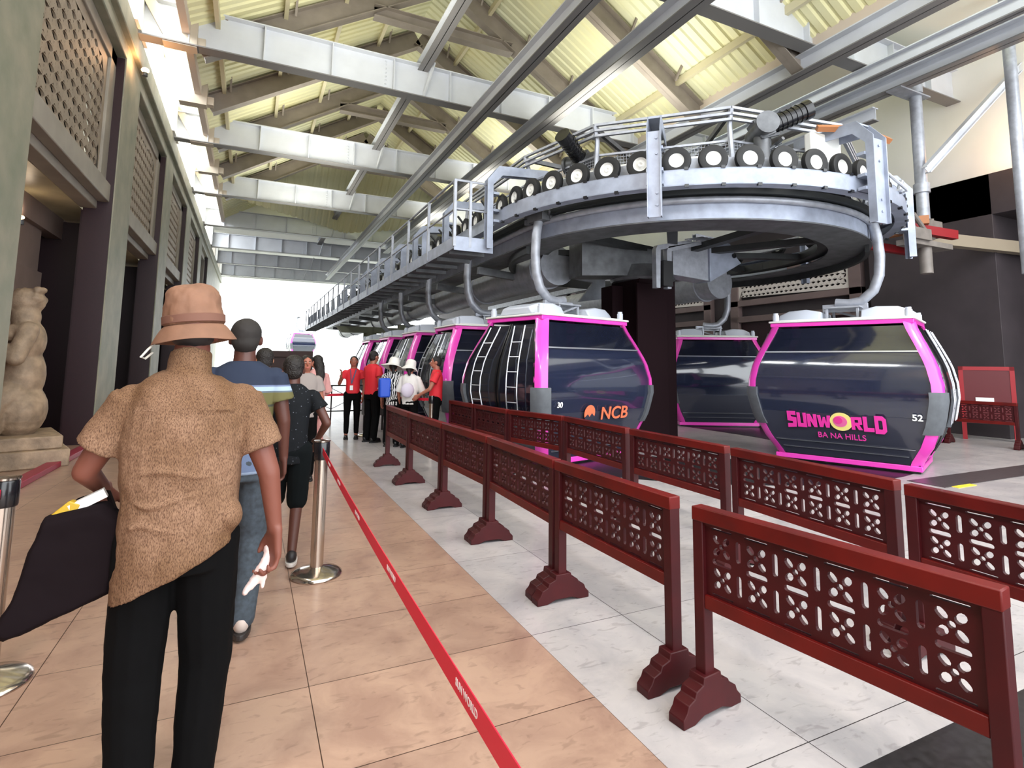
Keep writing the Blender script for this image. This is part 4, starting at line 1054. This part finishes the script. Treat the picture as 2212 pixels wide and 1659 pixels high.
def person(label, loc, rz, H=1.7, skin=None, top=None, bottom=None, hairm=None, shoe=None, J=None, hem=.82, sleeve=.6, pants='long', hair='short', face=True,
           group=None, voxel=.011, w=1., chest=1., tilt=0., head_yaw=0., hand_curl=.9, loose=1.18, shirt_extra=None, fine=False, cuff=.078, hand_s=.98, head_s=1.):
    s = H / 1.7
    skin = skin or SKIN; hairm = hairm or HAIR
    D = dict(head=(0, .015, 1.585), neck=(0, -.015, 1.43), shL=(-.17, -.01, 1.37), shR=(.17, -.01, 1.37), elL=(-.23, -.03, 1.09), elR=(.23, -.03, 1.09),
             wrL=(-.24, .05, .86), wrR=(.24, .05, .86), hpL=(-.088, 0, .90), hpR=(.088, 0, .90), knL=(-.1, .015, .49), knR=(.1, .015, .49),
             anL=(-.1, -.025, .085), anR=(.1, -.025, .085), thL=None, thR=None)
    if J: D.update(J)
    g = {k: (V(v) * s if v is not None else None) for k, v in D.items()}
    r = empty('person', loc, rz, label, 'person', group)
    hc = g['head']; Rh = Matrix.Rotation(head_yaw, 3, 'Z'); hs = s * head_s
    q = MB()
    q.ell(hc + V((0, -.012 * hs, .022 * hs)), (.076 * hs, .093 * hs, .092 * hs), Rh, 20, 14)
    q.ell(hc + Rh @ V((0, .022 * hs, -.045 * hs)), (.058 * hs, .064 * hs, .068 * hs), Rh, 16, 12)
    q.chain([hc + Rh @ V((0, .088 * hs, .012 * hs)), hc + Rh @ V((0, .108 * hs, -.022 * hs))], [.010 * hs, .014 * hs])
    q.ell(hc + Rh @ V((0, .082 * hs, -.058 * hs)), (.024 * hs, .012 * hs, .010 * hs), Rh, 10, 8)
    for sd in (-1, 1): q.ell(hc + Rh @ V((sd * .080 * hs, -.008 * hs, -.008 * hs)), (.012 * hs, .020 * hs, .032 * hs), Rh, 10, 8)
    q.cap(g['neck'] - V((0, 0, .04 * s)), .064 * s, hc + V((0, -.015, -.05)) * s, .057 * s)
    pc = V((0, 0, 0)); shm = (g['shL'] + g['shR']) / 2; hpm = (g['hpL'] + g['hpR']) / 2
    def tor(f, infl=0., wid=1.):
        out = []
        for (t, rx, ry) in ((0, .13, .095), (.1, .155, .115), (.3, .14, .10), (.55, .145, .105), (.8, .162, .108), (.98, .13, .08), (1.16, .06, .055)):
            c = hpm.lerp(shm, t); out.append(ering(c.x, c.y, c.z, (rx * w * wid + infl) * s, (ry * chest * wid + infl) * s))
        return out
    q.rings(tor(0))
    q.chain([g['shL'], g['elL'], g['wrL']], [.050 * s * chest, .038 * s, .026 * s]); q.chain([g['shR'], g['elR'], g['wrR']], [.050 * s * chest, .038 * s, .026 * s])
    for a in 'LR': q.chain([g['hp' + a], g['kn' + a], g['an' + a]], [.082 * s, .052 * s, .037 * s]); q.chain([g['an' + a] - V((0, .01, .03)) * s, g['an' + a] + V((0, .11, -.045)) * s], [.035 * s, .028 * s])
    for a, sg in (('L', 1), ('R', -1)):
        dr = g.get('hd' + a) or ((g['wr' + a] - g['el' + a]).normalized() * .8 + V((0, .1, -.3)))
        th = g['th' + a] if g.get('th' + a) is not None else V((sg * .35, .9, 0))
        hand_mb(q, g['wr' + a], dr, th, s * hand_s, hand_curl, sg)
    mobj('body', baked(q, voxel, 3), skin, r)
    # clothes
    if top:
        q = MB(); hz = hem * s; hb = V((hpm.x, hpm.y, 0)); rs = []
        for (t, rx, ry) in ((0, .162, .125), (.25, .160, .122), (.5, .158, .12), (.75, .170, .122), (.9, .172, .115), (1.0, .166, .102), (1.06, .154, .092), (1.12, .122, .08), (1.17, .078, .068)):
            z = hz + (shm.z - hz) * t; c = hpm.lerp(shm, max(0, (z - hpm.z) / (shm.z - hpm.z)))
            k = loose / 1.18
            rs.append(ering(c.x, c.y, z, rx * w * s * k, ry * chest * s * k, tilt=tilt * (1 - t)))
        q.rings(rs)
        for a in 'LR':
            if sleeve > 0:
                e = g['sh' + a].lerp(g['el' + a], min(1, sleeve * 1.0)); dd_ = (e - g['sh' + a]).normalized(); sg_ = -1 if a == 'L' else 1
                q.ell(g['sh' + a] - V((sg_ * .012, 0, .008)) * s, (.062 * s * chest,) * 3); q.tube([g['sh' + a] - dd_ * .01, g['sh' + a].lerp(e, .5), e], [.060 * s * chest, .066 * s * chest, cuff * s], 18)
                if sleeve > 1: q.chain([g['el' + a], g['el' + a].lerp(g['wr' + a], sleeve - 1)], [.052 * s, .042 * s])
        if shirt_extra: shirt_extra(q, g, s)
        me_ = baked(q, voxel * .9, 3, (.09, .016 * s) if fine else (.12, .008))
        mobj('shirt', me_, top, r)
    if bottom:
        q = MB(); q.rings([ering(hpm.x, hpm.y, z * s, rx * w * s, ry * chest * s) for z, rx, ry in ((.80, .15, .115), (.90, .163, .125), (1.0, .145, .11))])
        for a in 'LR':
            if pants == 'long': q.chain([g['hp' + a], g['kn' + a], g['an' + a] + V((0, 0, .0))], [.098 * s * w, .078 * s * w, .066 * s])
            elif pants == 'short':
                e = g['hp' + a].lerp(g['kn' + a], 1.0); q.chain([g['hp' + a], e], [.10 * s, .085 * s])
            elif pants == 'slim': q.chain([g['hp' + a], g['kn' + a], g['an' + a] + V((0, 0, .05))], [.094 * s, .064 * s, .05 * s])
        mobj('trousers' if pants != 'short' else 'shorts', baked(q, voxel, 3, (.1, .010)), bottom, r)
    if shoe:
        for a in 'LR':
            p = g['an' + a]; ft = MB(); zb = p.z - .085 * s
            ft.ell((p.x, p.y + .055 * s, zb + .045 * s), (.045 * s, .125 * s, .045 * s)).ell((p.x, p.y - .02 * s, zb + .065 * s), (.042 * s, .055 * s, .055 * s))
            o_ = mobj('shoe', baked(ft, .012, 2), shoe[0], r)
            rs = [[(x, y, z) for (x, y, _) in ering(p.x, p.y + .045 * s, 0, .048 * s, .135 * s)] for z in (zb, zb + .028 * s)]
            obj('sole', MB().rings(rs), shoe[1], o_, bevel=.003)
    # hair
    if hair:
        q = MB(); c = hc
        q.ell(c + Rh @ V((0, -.022 * hs, .034 * hs)), (.083 * hs, .094 * hs, .088 * hs), Rh, 20, 14)
        if hair == 'hatted': q = MB(); q.ell(c + Rh @ V((0, -.03 * hs, -.012 * hs)), (.079 * hs, .078 * hs, .06 * hs), Rh, 20, 12)
        if hair == 'short': q.ell(c + Rh @ V((0, -.045 * hs, -.01 * hs)), (.074 * hs, .066 * hs, .075 * hs), Rh, 16, 10)
        if hair in ('long', 'tied'):
            q.ell(c + Rh @ V((0, -.05 * hs, -.02 * hs)), (.082 * hs, .068 * hs, .09 * hs), Rh, 16, 10)
            if hair == 'long': q.chain([c + Rh @ V((0, -.07 * hs, -.04 * hs)), c + Rh @ V((0, -.10 * hs, -.2 * hs)), c + Rh @ V((0, -.11 * hs, -.36 * hs))], [.08 * hs, .08 * hs, .045 * hs])
            else: q.chain([c + Rh @ V((0, -.10 * hs, .0)), c + Rh @ V((.03 * hs, -.12 * hs, -.14 * hs))], [.045 * hs, .03 * hs])
        mobj('hair', baked(q, .009, 2, (.03, .006)), hairm, r)
    if face:
        for sd in (-1, 1):
            o_ = obj('eye', MB().ell(hc + Rh @ V((sd * .029 * hs, .079 * hs, .012 * hs)), (.011 * hs, .008 * hs, .007 * hs), Rh, 10, 8), mat('eye_white', (230, 226, 222), .3), r)
            obj('iris', MB().ell(hc + Rh @ V((sd * .029 * hs, .086 * hs, .012 * hs)), (.0055 * hs, .004 * hs, .0055 * hs), Rh, 8, 6), BLACKP, o_)
            obj('eyebrow', MB().cap(hc + Rh @ V((sd * .016 * hs, .084 * hs, .034 * hs)), .0035 * hs, hc + Rh @ V((sd * .044 * hs, .074 * hs, .036 * hs)), .0025 * hs, 6), HAIR, r)
        obj('lips', MB().ell(hc + Rh @ V((0, .092 * hs, -.057 * hs)), (.022 * hs, .006 * hs, .007 * hs), Rh, 10, 6), mat('lip_red', (176, 84, 84), .45), r)
    return r, g

def cloth_mat(name, kind):
    m = bpy.data.materials.new(name); m.use_nodes = True; nt = m.node_tree; b = nt.nodes['Principled BSDF']; b.inputs['Roughness'].default_value = .8
    b.inputs['Specular IOR Level'].default_value = .2
    tc = nt.nodes.new('ShaderNodeTexCoord'); L = nt.links.new
    def ramp(stops, interp='CONSTANT'):
        r_ = nt.nodes.new('ShaderNodeValToRGB'); r_.color_ramp.interpolation = interp
        e = r_.color_ramp.elements
        while len(e) < len(stops): e.new(.5)
        for i, (p, c) in enumerate(stops): e[i].position = p; e[i].color = lin(c)
        return r_
    if kind == 'tan':
        mp = nt.nodes.new('ShaderNodeMapping'); mp.inputs['Scale'].default_value = (430, 430, 120); L(tc.outputs['Object'], mp.inputs['Vector'])
        n = nt.nodes.new('ShaderNodeTexNoise'); n.inputs['Scale'].default_value = 1.0; n.inputs['Detail'].default_value = 2; L(mp.outputs['Vector'], n.inputs['Vector'])
        r1 = ramp([(.28, (82, 62, 50)), (.42, (110, 86, 70)), (.52, (134, 108, 90)), (.66, (144, 118, 98))], 'LINEAR'); L(n.outputs['Fac'], r1.inputs['Fac'])
        w_ = nt.nodes.new('ShaderNodeTexNoise'); w_.inputs['Scale'].default_value = 5; w_.inputs['Detail'].default_value = 3; L(tc.outputs['Object'], w_.inputs['Vector'])
        r2 = ramp([(.35, (205, 190, 165)), (.65, (255, 246, 236))], 'LINEAR'); L(w_.outputs['Fac'], r2.inputs['Fac'])
        mx = nt.nodes.new('ShaderNodeMixRGB'); mx.blend_type = 'MULTIPLY'; mx.inputs[0].default_value = 1; L(r1.outputs['Color'], mx.inputs[1]); L(r2.outputs['Color'], mx.inputs[2]); L(mx.outputs['Color'], b.inputs['Base Color'])
        bp = nt.nodes.new('ShaderNodeBump'); bp.inputs['Strength'].default_value = .25; bp.inputs['Distance'].default_value = .003; L(n.outputs['Fac'], bp.inputs['Height']); L(bp.outputs['Normal'], b.inputs['Normal'])
    if kind == 'stripes':
        sp = nt.nodes.new('ShaderNodeSeparateXYZ'); L(tc.outputs['Object'], sp.inputs[0])
        ma = nt.nodes.new('ShaderNodeMath'); ma.operation = 'MULTIPLY_ADD'; ma.inputs[1].default_value = 1 / .8; ma.inputs[2].default_value = -.8 / .8; L(sp.outputs['Z'], ma.inputs[0])
        N, O, B_, Wb = (42, 50, 68), (98, 94, 60), (126, 142, 164), (160, 180, 206)
        r1 = ramp([(0, B_), (.1, (96, 110, 138)), (.22, B_), (.34, (60, 70, 84)), (.36, O), (.44, (70, 72, 62)), (.45, O), (.545, (70, 72, 62)), (.56, O), (.645, (90, 100, 110)), (.66, Wb), (.69, (104, 116, 146)), (.70, N)])
        L(ma.outputs[0], r1.inputs['Fac']); L(r1.outputs['Color'], b.inputs['Base Color'])
    if kind == 'speck':
        n = nt.nodes.new('ShaderNodeTexVoronoi'); n.inputs['Scale'].default_value = 34; L(tc.outputs['Object'], n.inputs['Vector'])
        r1 = ramp([(0, (110, 112, 122)), (.10, (50, 54, 60)), (.16, (17, 20, 24))]); L(n.outputs['Distance'], r1.inputs['Fac']); L(r1.outputs['Color'], b.inputs['Base Color'])
    if kind == 'zebra':
        n = nt.nodes.new('ShaderNodeTexWave'); n.inputs['Scale'].default_value = 9; n.inputs['Distortion'].default_value = 9; n.inputs['Detail'].default_value = 2; L(tc.outputs['Object'], n.inputs['Vector'])
        r1 = ramp([(0, (24, 24, 26)), (.5, (226, 224, 222))]); L(n.outputs['Fac'], r1.inputs['Fac']); L(r1.outputs['Color'], b.inputs['Base Color'])
    return m
TAN = cloth_mat('tan_woven_shirt', 'tan'); STR = cloth_mat('striped_polo_cloth', 'stripes'); SPK = cloth_mat('speckled_dark_tee', 'speck'); ZEB = cloth_mat('zebra_print_cloth', 'zebra')
BLKC = mat('black_trouser_cloth', (9, 9, 10), .9, spec=.1); JEAN = mat('blue_denim', (64, 74, 84), .85, 0, (40, .25)); DSH = mat('dark_green_shorts', (10, 15, 17), .9, spec=.15)
REDC = mat('red_uniform_cloth', (216, 36, 50), .7); PNK = mat('dusty_pink_cloth', (206, 150, 146), .75); WHC = mat('white_cloth', (228, 226, 222), .75); KHC = mat('khaki_hat_cloth', (134, 96, 74), .75, 0, (14, .12), (10, .35))
SH1 = (mat('dark_shoe', (34, 30, 32), .5), mat('white_sole', (214, 206, 200), .5)); SH2 = (mat('light_shoe', (190, 176, 168), .5), mat('dark_sole', (40, 36, 36), .5)); SHB = (mat('black_shoe', (20, 20, 22), .4), BLACK)

def hat_mb(crown_r, crown_h, brim_r, drop, n=40):
    return MB().lathe([(crown_r * 1.0, -.012), (crown_r * 1.02, .015), (crown_r * .98, crown_h * .45), (crown_r * .92, crown_h * .7), (crown_r * .78, crown_h * .9), (crown_r * .5, crown_h * 1.0), (.001, crown_h * 1.03),
                       (.001, crown_h * .96), (crown_r * .8, crown_h * .86), (crown_r * .93, 0)], n=n)
def brim_mb(crown_r, brim_r, drop, n=40, wob=0.):
    rs = []
    for (r_, z) in ((crown_r * .97, 0), (crown_r * 1.15, -.02), (brim_r, -drop), (brim_r + .002, -drop - .005), (crown_r * 1.15, -.03), (crown_r * .95, -.012)):
        rs.append([(r_ * math.cos(t), r_ * math.sin(t), z + (wob * math.sin(3 * t) if r_ > crown_r * 1.2 else 0)) for t in (2 * PI * k / n for k in range(n))])
    return MB().rings(rs, False, True)

# man in the bucket hat, foreground
def man_extra(q, g, s):
    q.ell((.15, -.05, .97), (.05, .06, .06))
    q.tube([(0, -.02, 1.42), (0, -.012, 1.47), (0, .004, 1.527)], [.076, .069, .067], 20)
    rx, ry = .17 * 1.06 * 1.07, .121 * 1.1 * 1.07
    for (x0, x1, z, dz) in ((-.115, .095, 1.13, .012), (-.12, .06, 1.045, -.014), (-.13, -.01, .965, .01), (-.16, .16, 1.335, .0)):
        P = []
        for k in range(11):
            x = x0 + (x1 - x0) * k / 10; P.append((x, -ry * (1 - min(.98, abs(x / rx)) ** 2.3) ** (1 / 2.3) - .001, z + dz * math.sin(k * .5)))
        r_ = .0035 if z > 1.3 else .0055; q.tube(P, [.0015] + [r_] * 9 + [.0015], 6)
m1, g1 = person('person in tan patterned short-sleeved shirt and khaki bucket hat, walking away with black bag', (-.19, 2.25, 0), rad(-2), 1.70, mat('tanned_skin', (118, 68, 54), .55), TAN, BLKC, mat('grey_black_hair', (40, 36, 36), .6), SHB,
     J=dict(head=(0.0, .04, 1.60), neck=(0, -.01, 1.45), shL=(-.165, 0, 1.36), shR=(.175, 0, 1.36), elL=(-.285, .03, 1.13), elR=(.275, -.02, 1.10), wrL=(-.27, .2, 1.04), wrR=(.305, .0, .895),
            hdR=(.0, .02, -1), thR=(-.5, .8, 0), hdL=(0, .4, -1), knL=(-.1, -.0, .47), knR=(.105, .04, .48), anL=(-.085, -.02, .085), anR=(.09, .04, .085)),
     hem=.80, sleeve=.66, tilt=.5, voxel=.007, w=1.06, chest=1.1, loose=1.26, fine=True, cuff=.082, shirt_extra=man_extra, head_s=.9, face=True, hand_curl=1.25, hair='hatted', hand_s=1.08)
h1 = empty('bucket_hat', (-.19, 2.285, 1.628), rad(4), 'khaki bucket hat with a darker band, worn by the man in front', 'hat'); h1.rotation_euler = (rad(-2), rad(-6), 0)
hm = hat_mb(.097, .145, .13, .05); o = obj('crown', hm, KHC, h1); 
tx = bpy.data.textures.new('folds', 'CLOUDS'); tx.noise_scale = .06
for ob_ in (o,):
    sb = ob_.modifiers.new('sub', 'SUBSURF'); sb.levels = 2; sb.render_levels = 2
    dm = ob_.modifiers.new('dis', 'DISPLACE'); dm.texture = tx; dm.strength = .022; dm.mid_level = .5
o = obj('brim', brim_mb(.097, .136, .062, wob=.004), KHC, h1); o.modifiers.new('sub', 'SUBSURF').render_levels = 2
obj('hat_band', MB().lathe([(.0985, .002), (.1015, .004), (.1015, .030), (.0985, .032)], n=40, cap=False), mat('brown_hat_band', (112, 76, 62), .8), h1)
obj('chin_cord', MB().tube([(-.125, -.0, -.06), (-.14, -.03, -.08), (-.16, -.04, -.105), (-.15, -.02, -.11), (-.13, .0, -.09)], .004, 6), mat('pale_cord', (206, 202, 192), .7), h1)
# creases pressed across the back of the shirt
for (x0, x1, z, dz) in ((-.11, .10, 1.135, -.012), (-.12, .05, 1.05, -.02), (-.13, -.01, .965, -.004)):
    pass
# black bag hanging from his left hand
bg_ = empty('tote_bag', (-.19, 2.25, 0), 0, 'black tote bag swinging from the left hand of the man in the bucket hat', 'bag')
q = MB()
prof = [(-.37, 1.0), (-.215, 1.03), (-.16, .98), (-.17, .8), (-.175, .745), (-.28, .70), (-.44, .64), (-.475, .66), (-.43, .77), (-.40, .9)]
rs = []
for (dy, k) in ((-.045, .9), (-.02, 1), (.03, 1), (.055, .9)):
    cx_ = sum(p[0] for p in prof) / len(prof); cz_ = sum(p[1] for p in prof) / len(prof)
    rs.append([(cx_ + (x - cx_) * k, .02 + dy, cz_ + (z - cz_) * k) for x, z in prof])
q.rings(rs)
mobj('bag_body', baked(q, .008, 4, (.08, .01)), mat('black_bag_cloth', (22, 15, 18), .9, spec=.1), bg_)
obj('handle', MB().tube([(-.34, .02, .99), (-.30, .08, 1.03), (-.262, .2, 1.025), (-.23, .12, 1.04), (-.19, .02, 1.0)], .009, 8), mat('black_bag_cloth', (22, 15, 18)), bg_)
pk = obj('snack_packet', MB().poly([(-.55, 2.27, 1.0), (-.50, 2.27, 1.045), (-.47, 2.27, 1.03), (-.50, 2.27, .95), (-.56, 2.27, .93)], (.1, 1, 0), .03), mat('yellow_packet', (186, 152, 34), .5), None, 'yellow packet sticking out of the black tote bag', 'packet', bevel=.004)
obj('paper_sleeve', MB().beam((-.50, 2.27, 1.015), (-.41, 2.28, 1.06), .03, .03), WHC, pk)
q = MB().ell((.10, 2.26, .815), (.02, .02, .025)).chain([(.10, 2.25, .80), (.075, 2.24, .745), (.03, 2.23, .69)], [.013, .022, .012]).chain([(.09, 2.24, .77), (.085, 2.23, .70)], [.014, .008])
mobj('paper_tissue', baked(q, .006, 1, (.02, .012)), mat('pinkish_white_tissue', (232, 206, 200), .8), None, label='crumpled white tissue in the right hand of the man in front', cat='tissue')

person('person in navy, olive and blue striped polo shirt and jeans, second in the queue', (-.03, 3.6, 0), rad(-3), 1.745, SKIND, STR, JEAN, mat('cropped_black_hair', (38, 34, 32), .8), SH2,
    J=dict(wrR=(.235, .03, .90), elR=(.225, -.01, 1.12), hdR=(.0, .15, -1), anR=(.07, -.1, .1), knR=(.09, .03, .49), anL=(-.1, .16, .085), knL=(-.1, .12, .5)), hem=.84, sleeve=.55, chest=1.08, w=1.02, cuff=.08, voxel=.009, hand_curl=1.2)
person('person, a boy in dark speckled tee and shorts, leaning his hand near the stanchion', (.31, 4.62, 0), rad(-5), 1.54, SKIND, SPK, DSH, HAIR, SH1,
    J=dict(elR=(.29, -.05, 1.13), wrR=(.22, .06, .98), hdR=(-.1, .6, -.6), anR=(.06, -.12, .1), knR=(.08, -.0, .49), anL=(-.09, .18, .085), knL=(-.1, .13, .5)), hem=.80, sleeve=.5, pants='short', w=.9, chest=.9, voxel=.009, head_s=1.06)
person('person with long dark hair in dusty pink blouse beyond the boy', (.93, 8.9, 0), rad(30), 1.6, SKIN, PNK, PNK, HAIR, SH2, hem=.7, sleeve=1.5, hair='long', w=.9, chest=.9, J=dict(elR=(.24, .02, 1.1), wrR=(.16, .2, 1.0)), group=None)
wr, gr = person('person in red uniform polo and black trousers facing the queue with a lanyard', (1.864, 11.25, 0), rad(172), 1.62, SKIN, REDC, BLKC, HAIR, SHB, hem=.93, sleeve=.5, pants='slim', hair='tied', w=.88, chest=.88, cuff=.07,
    J=dict(elR=(.27, -.03, 1.13), wrR=(.24, .16, 1.28), hdR=(0, .1, 1), elL=(-.24, -.02, 1.1), wrL=(-.21, .05, .87)))
obj('lanyard', MB().beam((-.05, .11, 1.36), (.03, .13, 1.08), .022, .004, (0, 1, 0)).beam((.06, .11, 1.36), (.03, .13, 1.08), .016, .004, (0, 1, 0)), mat('navy_lanyard', (44, 50, 96), .5), wr)
obj('id_card', MB().box((.03, .135, 1.0), (.06, .006, .09)), WHL, wr)
# staff and visitors by the cabins
rr, _ = person('person in red staff shirt with dark hair at the end of the rear fence', (3.0, 9.45, 0), rad(75), 1.62, SKIN, REDC, BLKC, HAIR, SHB, hem=.88, sleeve=.55, w=.95, J=dict(elL=(-.22, .12, 1.1), wrL=(-.12, .32, .98), elR=(.22, .05, 1.1), wrR=(.16, .28, .98)))
mobj('shirt_logo', text_mesh('NCB', .07, .002), WHL, rr).matrix_local = Matrix.Translation((0, -.175, 1.2)) @ Matrix.Rotation(PI / 2, 4, 'X')
person('person in red staff shirt helping at the third cabin', (2.14, 10.7, 0), rad(-60), 1.72, SKIN, REDC, BLKC, HAIR, SHB, hem=.88, sleeve=.55, J=dict(elL=(-.24, .1, 1.1), wrL=(-.2, .25, .9)))
zb_, _ = person('person in zebra print top and wide white sun hat stepping toward the cabins', (2.38, 10.05, 0), rad(-30), 1.56, SKIN, ZEB, BLKC, HAIR, SHB, hem=.8, sleeve=1.2, w=.95, hair='tied')
wb_, _ = person('person in white top with grey sleeves and white bucket hat between the staff', (2.62, 9.78, 0), rad(-40), 1.52, SKIN, WHC, BLKC, HAIR, SHB, hem=.85, sleeve=1.0, hair='tied', J=dict(elR=(.24, .08, 1.1), wrR=(.2, .26, 1.0)))
for (x, y, z, cr, br, l, nm) in ((2.38, 10.05, 1.48, .10, .23, 'wide floppy white sun hat on the visitor in the zebra print top', 'sun_hat'), (2.62, 9.78, 1.44, .095, .15, 'white bucket hat on the visitor between the staff', 'bucket_hat')):
    h_ = empty(nm, (x, y, z), 0, l, 'hat'); h_.rotation_euler = (rad(-8), rad(14), 0)
    obj('crown', hat_mb(cr, .12, br, .05), WHC, h_); obj('brim', brim_mb(cr, br, .07, wob=.012), WHC, h_)
obj('shoulder_bag', MB().ell((2.53, 9.6, 1.02), (.12, .06, .13)), mat('pale_lilac_bag', (206, 198, 214), .6), None, 'pale shoulder bag on the visitor in the white bucket hat', 'bag')
obj('backpack', MB().box((2.2, 9.95, 1.05), (.2, .16, .34)), mat('bright_blue_bag', (40, 84, 200), .5), None, 'bright blue bag beside the visitor in zebra print', 'bag', bevel=.03)
person('person, small head showing behind the striped polo shirt', (.12, 5.6, 0), rad(10), 1.62, mat('tan_skin', (186, 128, 96), .5), WHC, JEAN, HAIR, SHB, hem=.85, sleeve=.6)
person('person in light top behind the boy, only the forehead showing', (.66, 7.6, 0), rad(185), 1.58, SKIN, mat('grey_cloth', (150, 140, 136), .8), BLKC, HAIR, SHB, hem=.85, sleeve=.6)
person('person seated inside cabin 30, faint behind the glass', (4.9, 8.2, .12), rad(20), 1.15, SKIN, mat('olive_cloth', (84, 80, 60), .8), BLKC, HAIR, None, hem=.7, sleeve=.6, face=False)
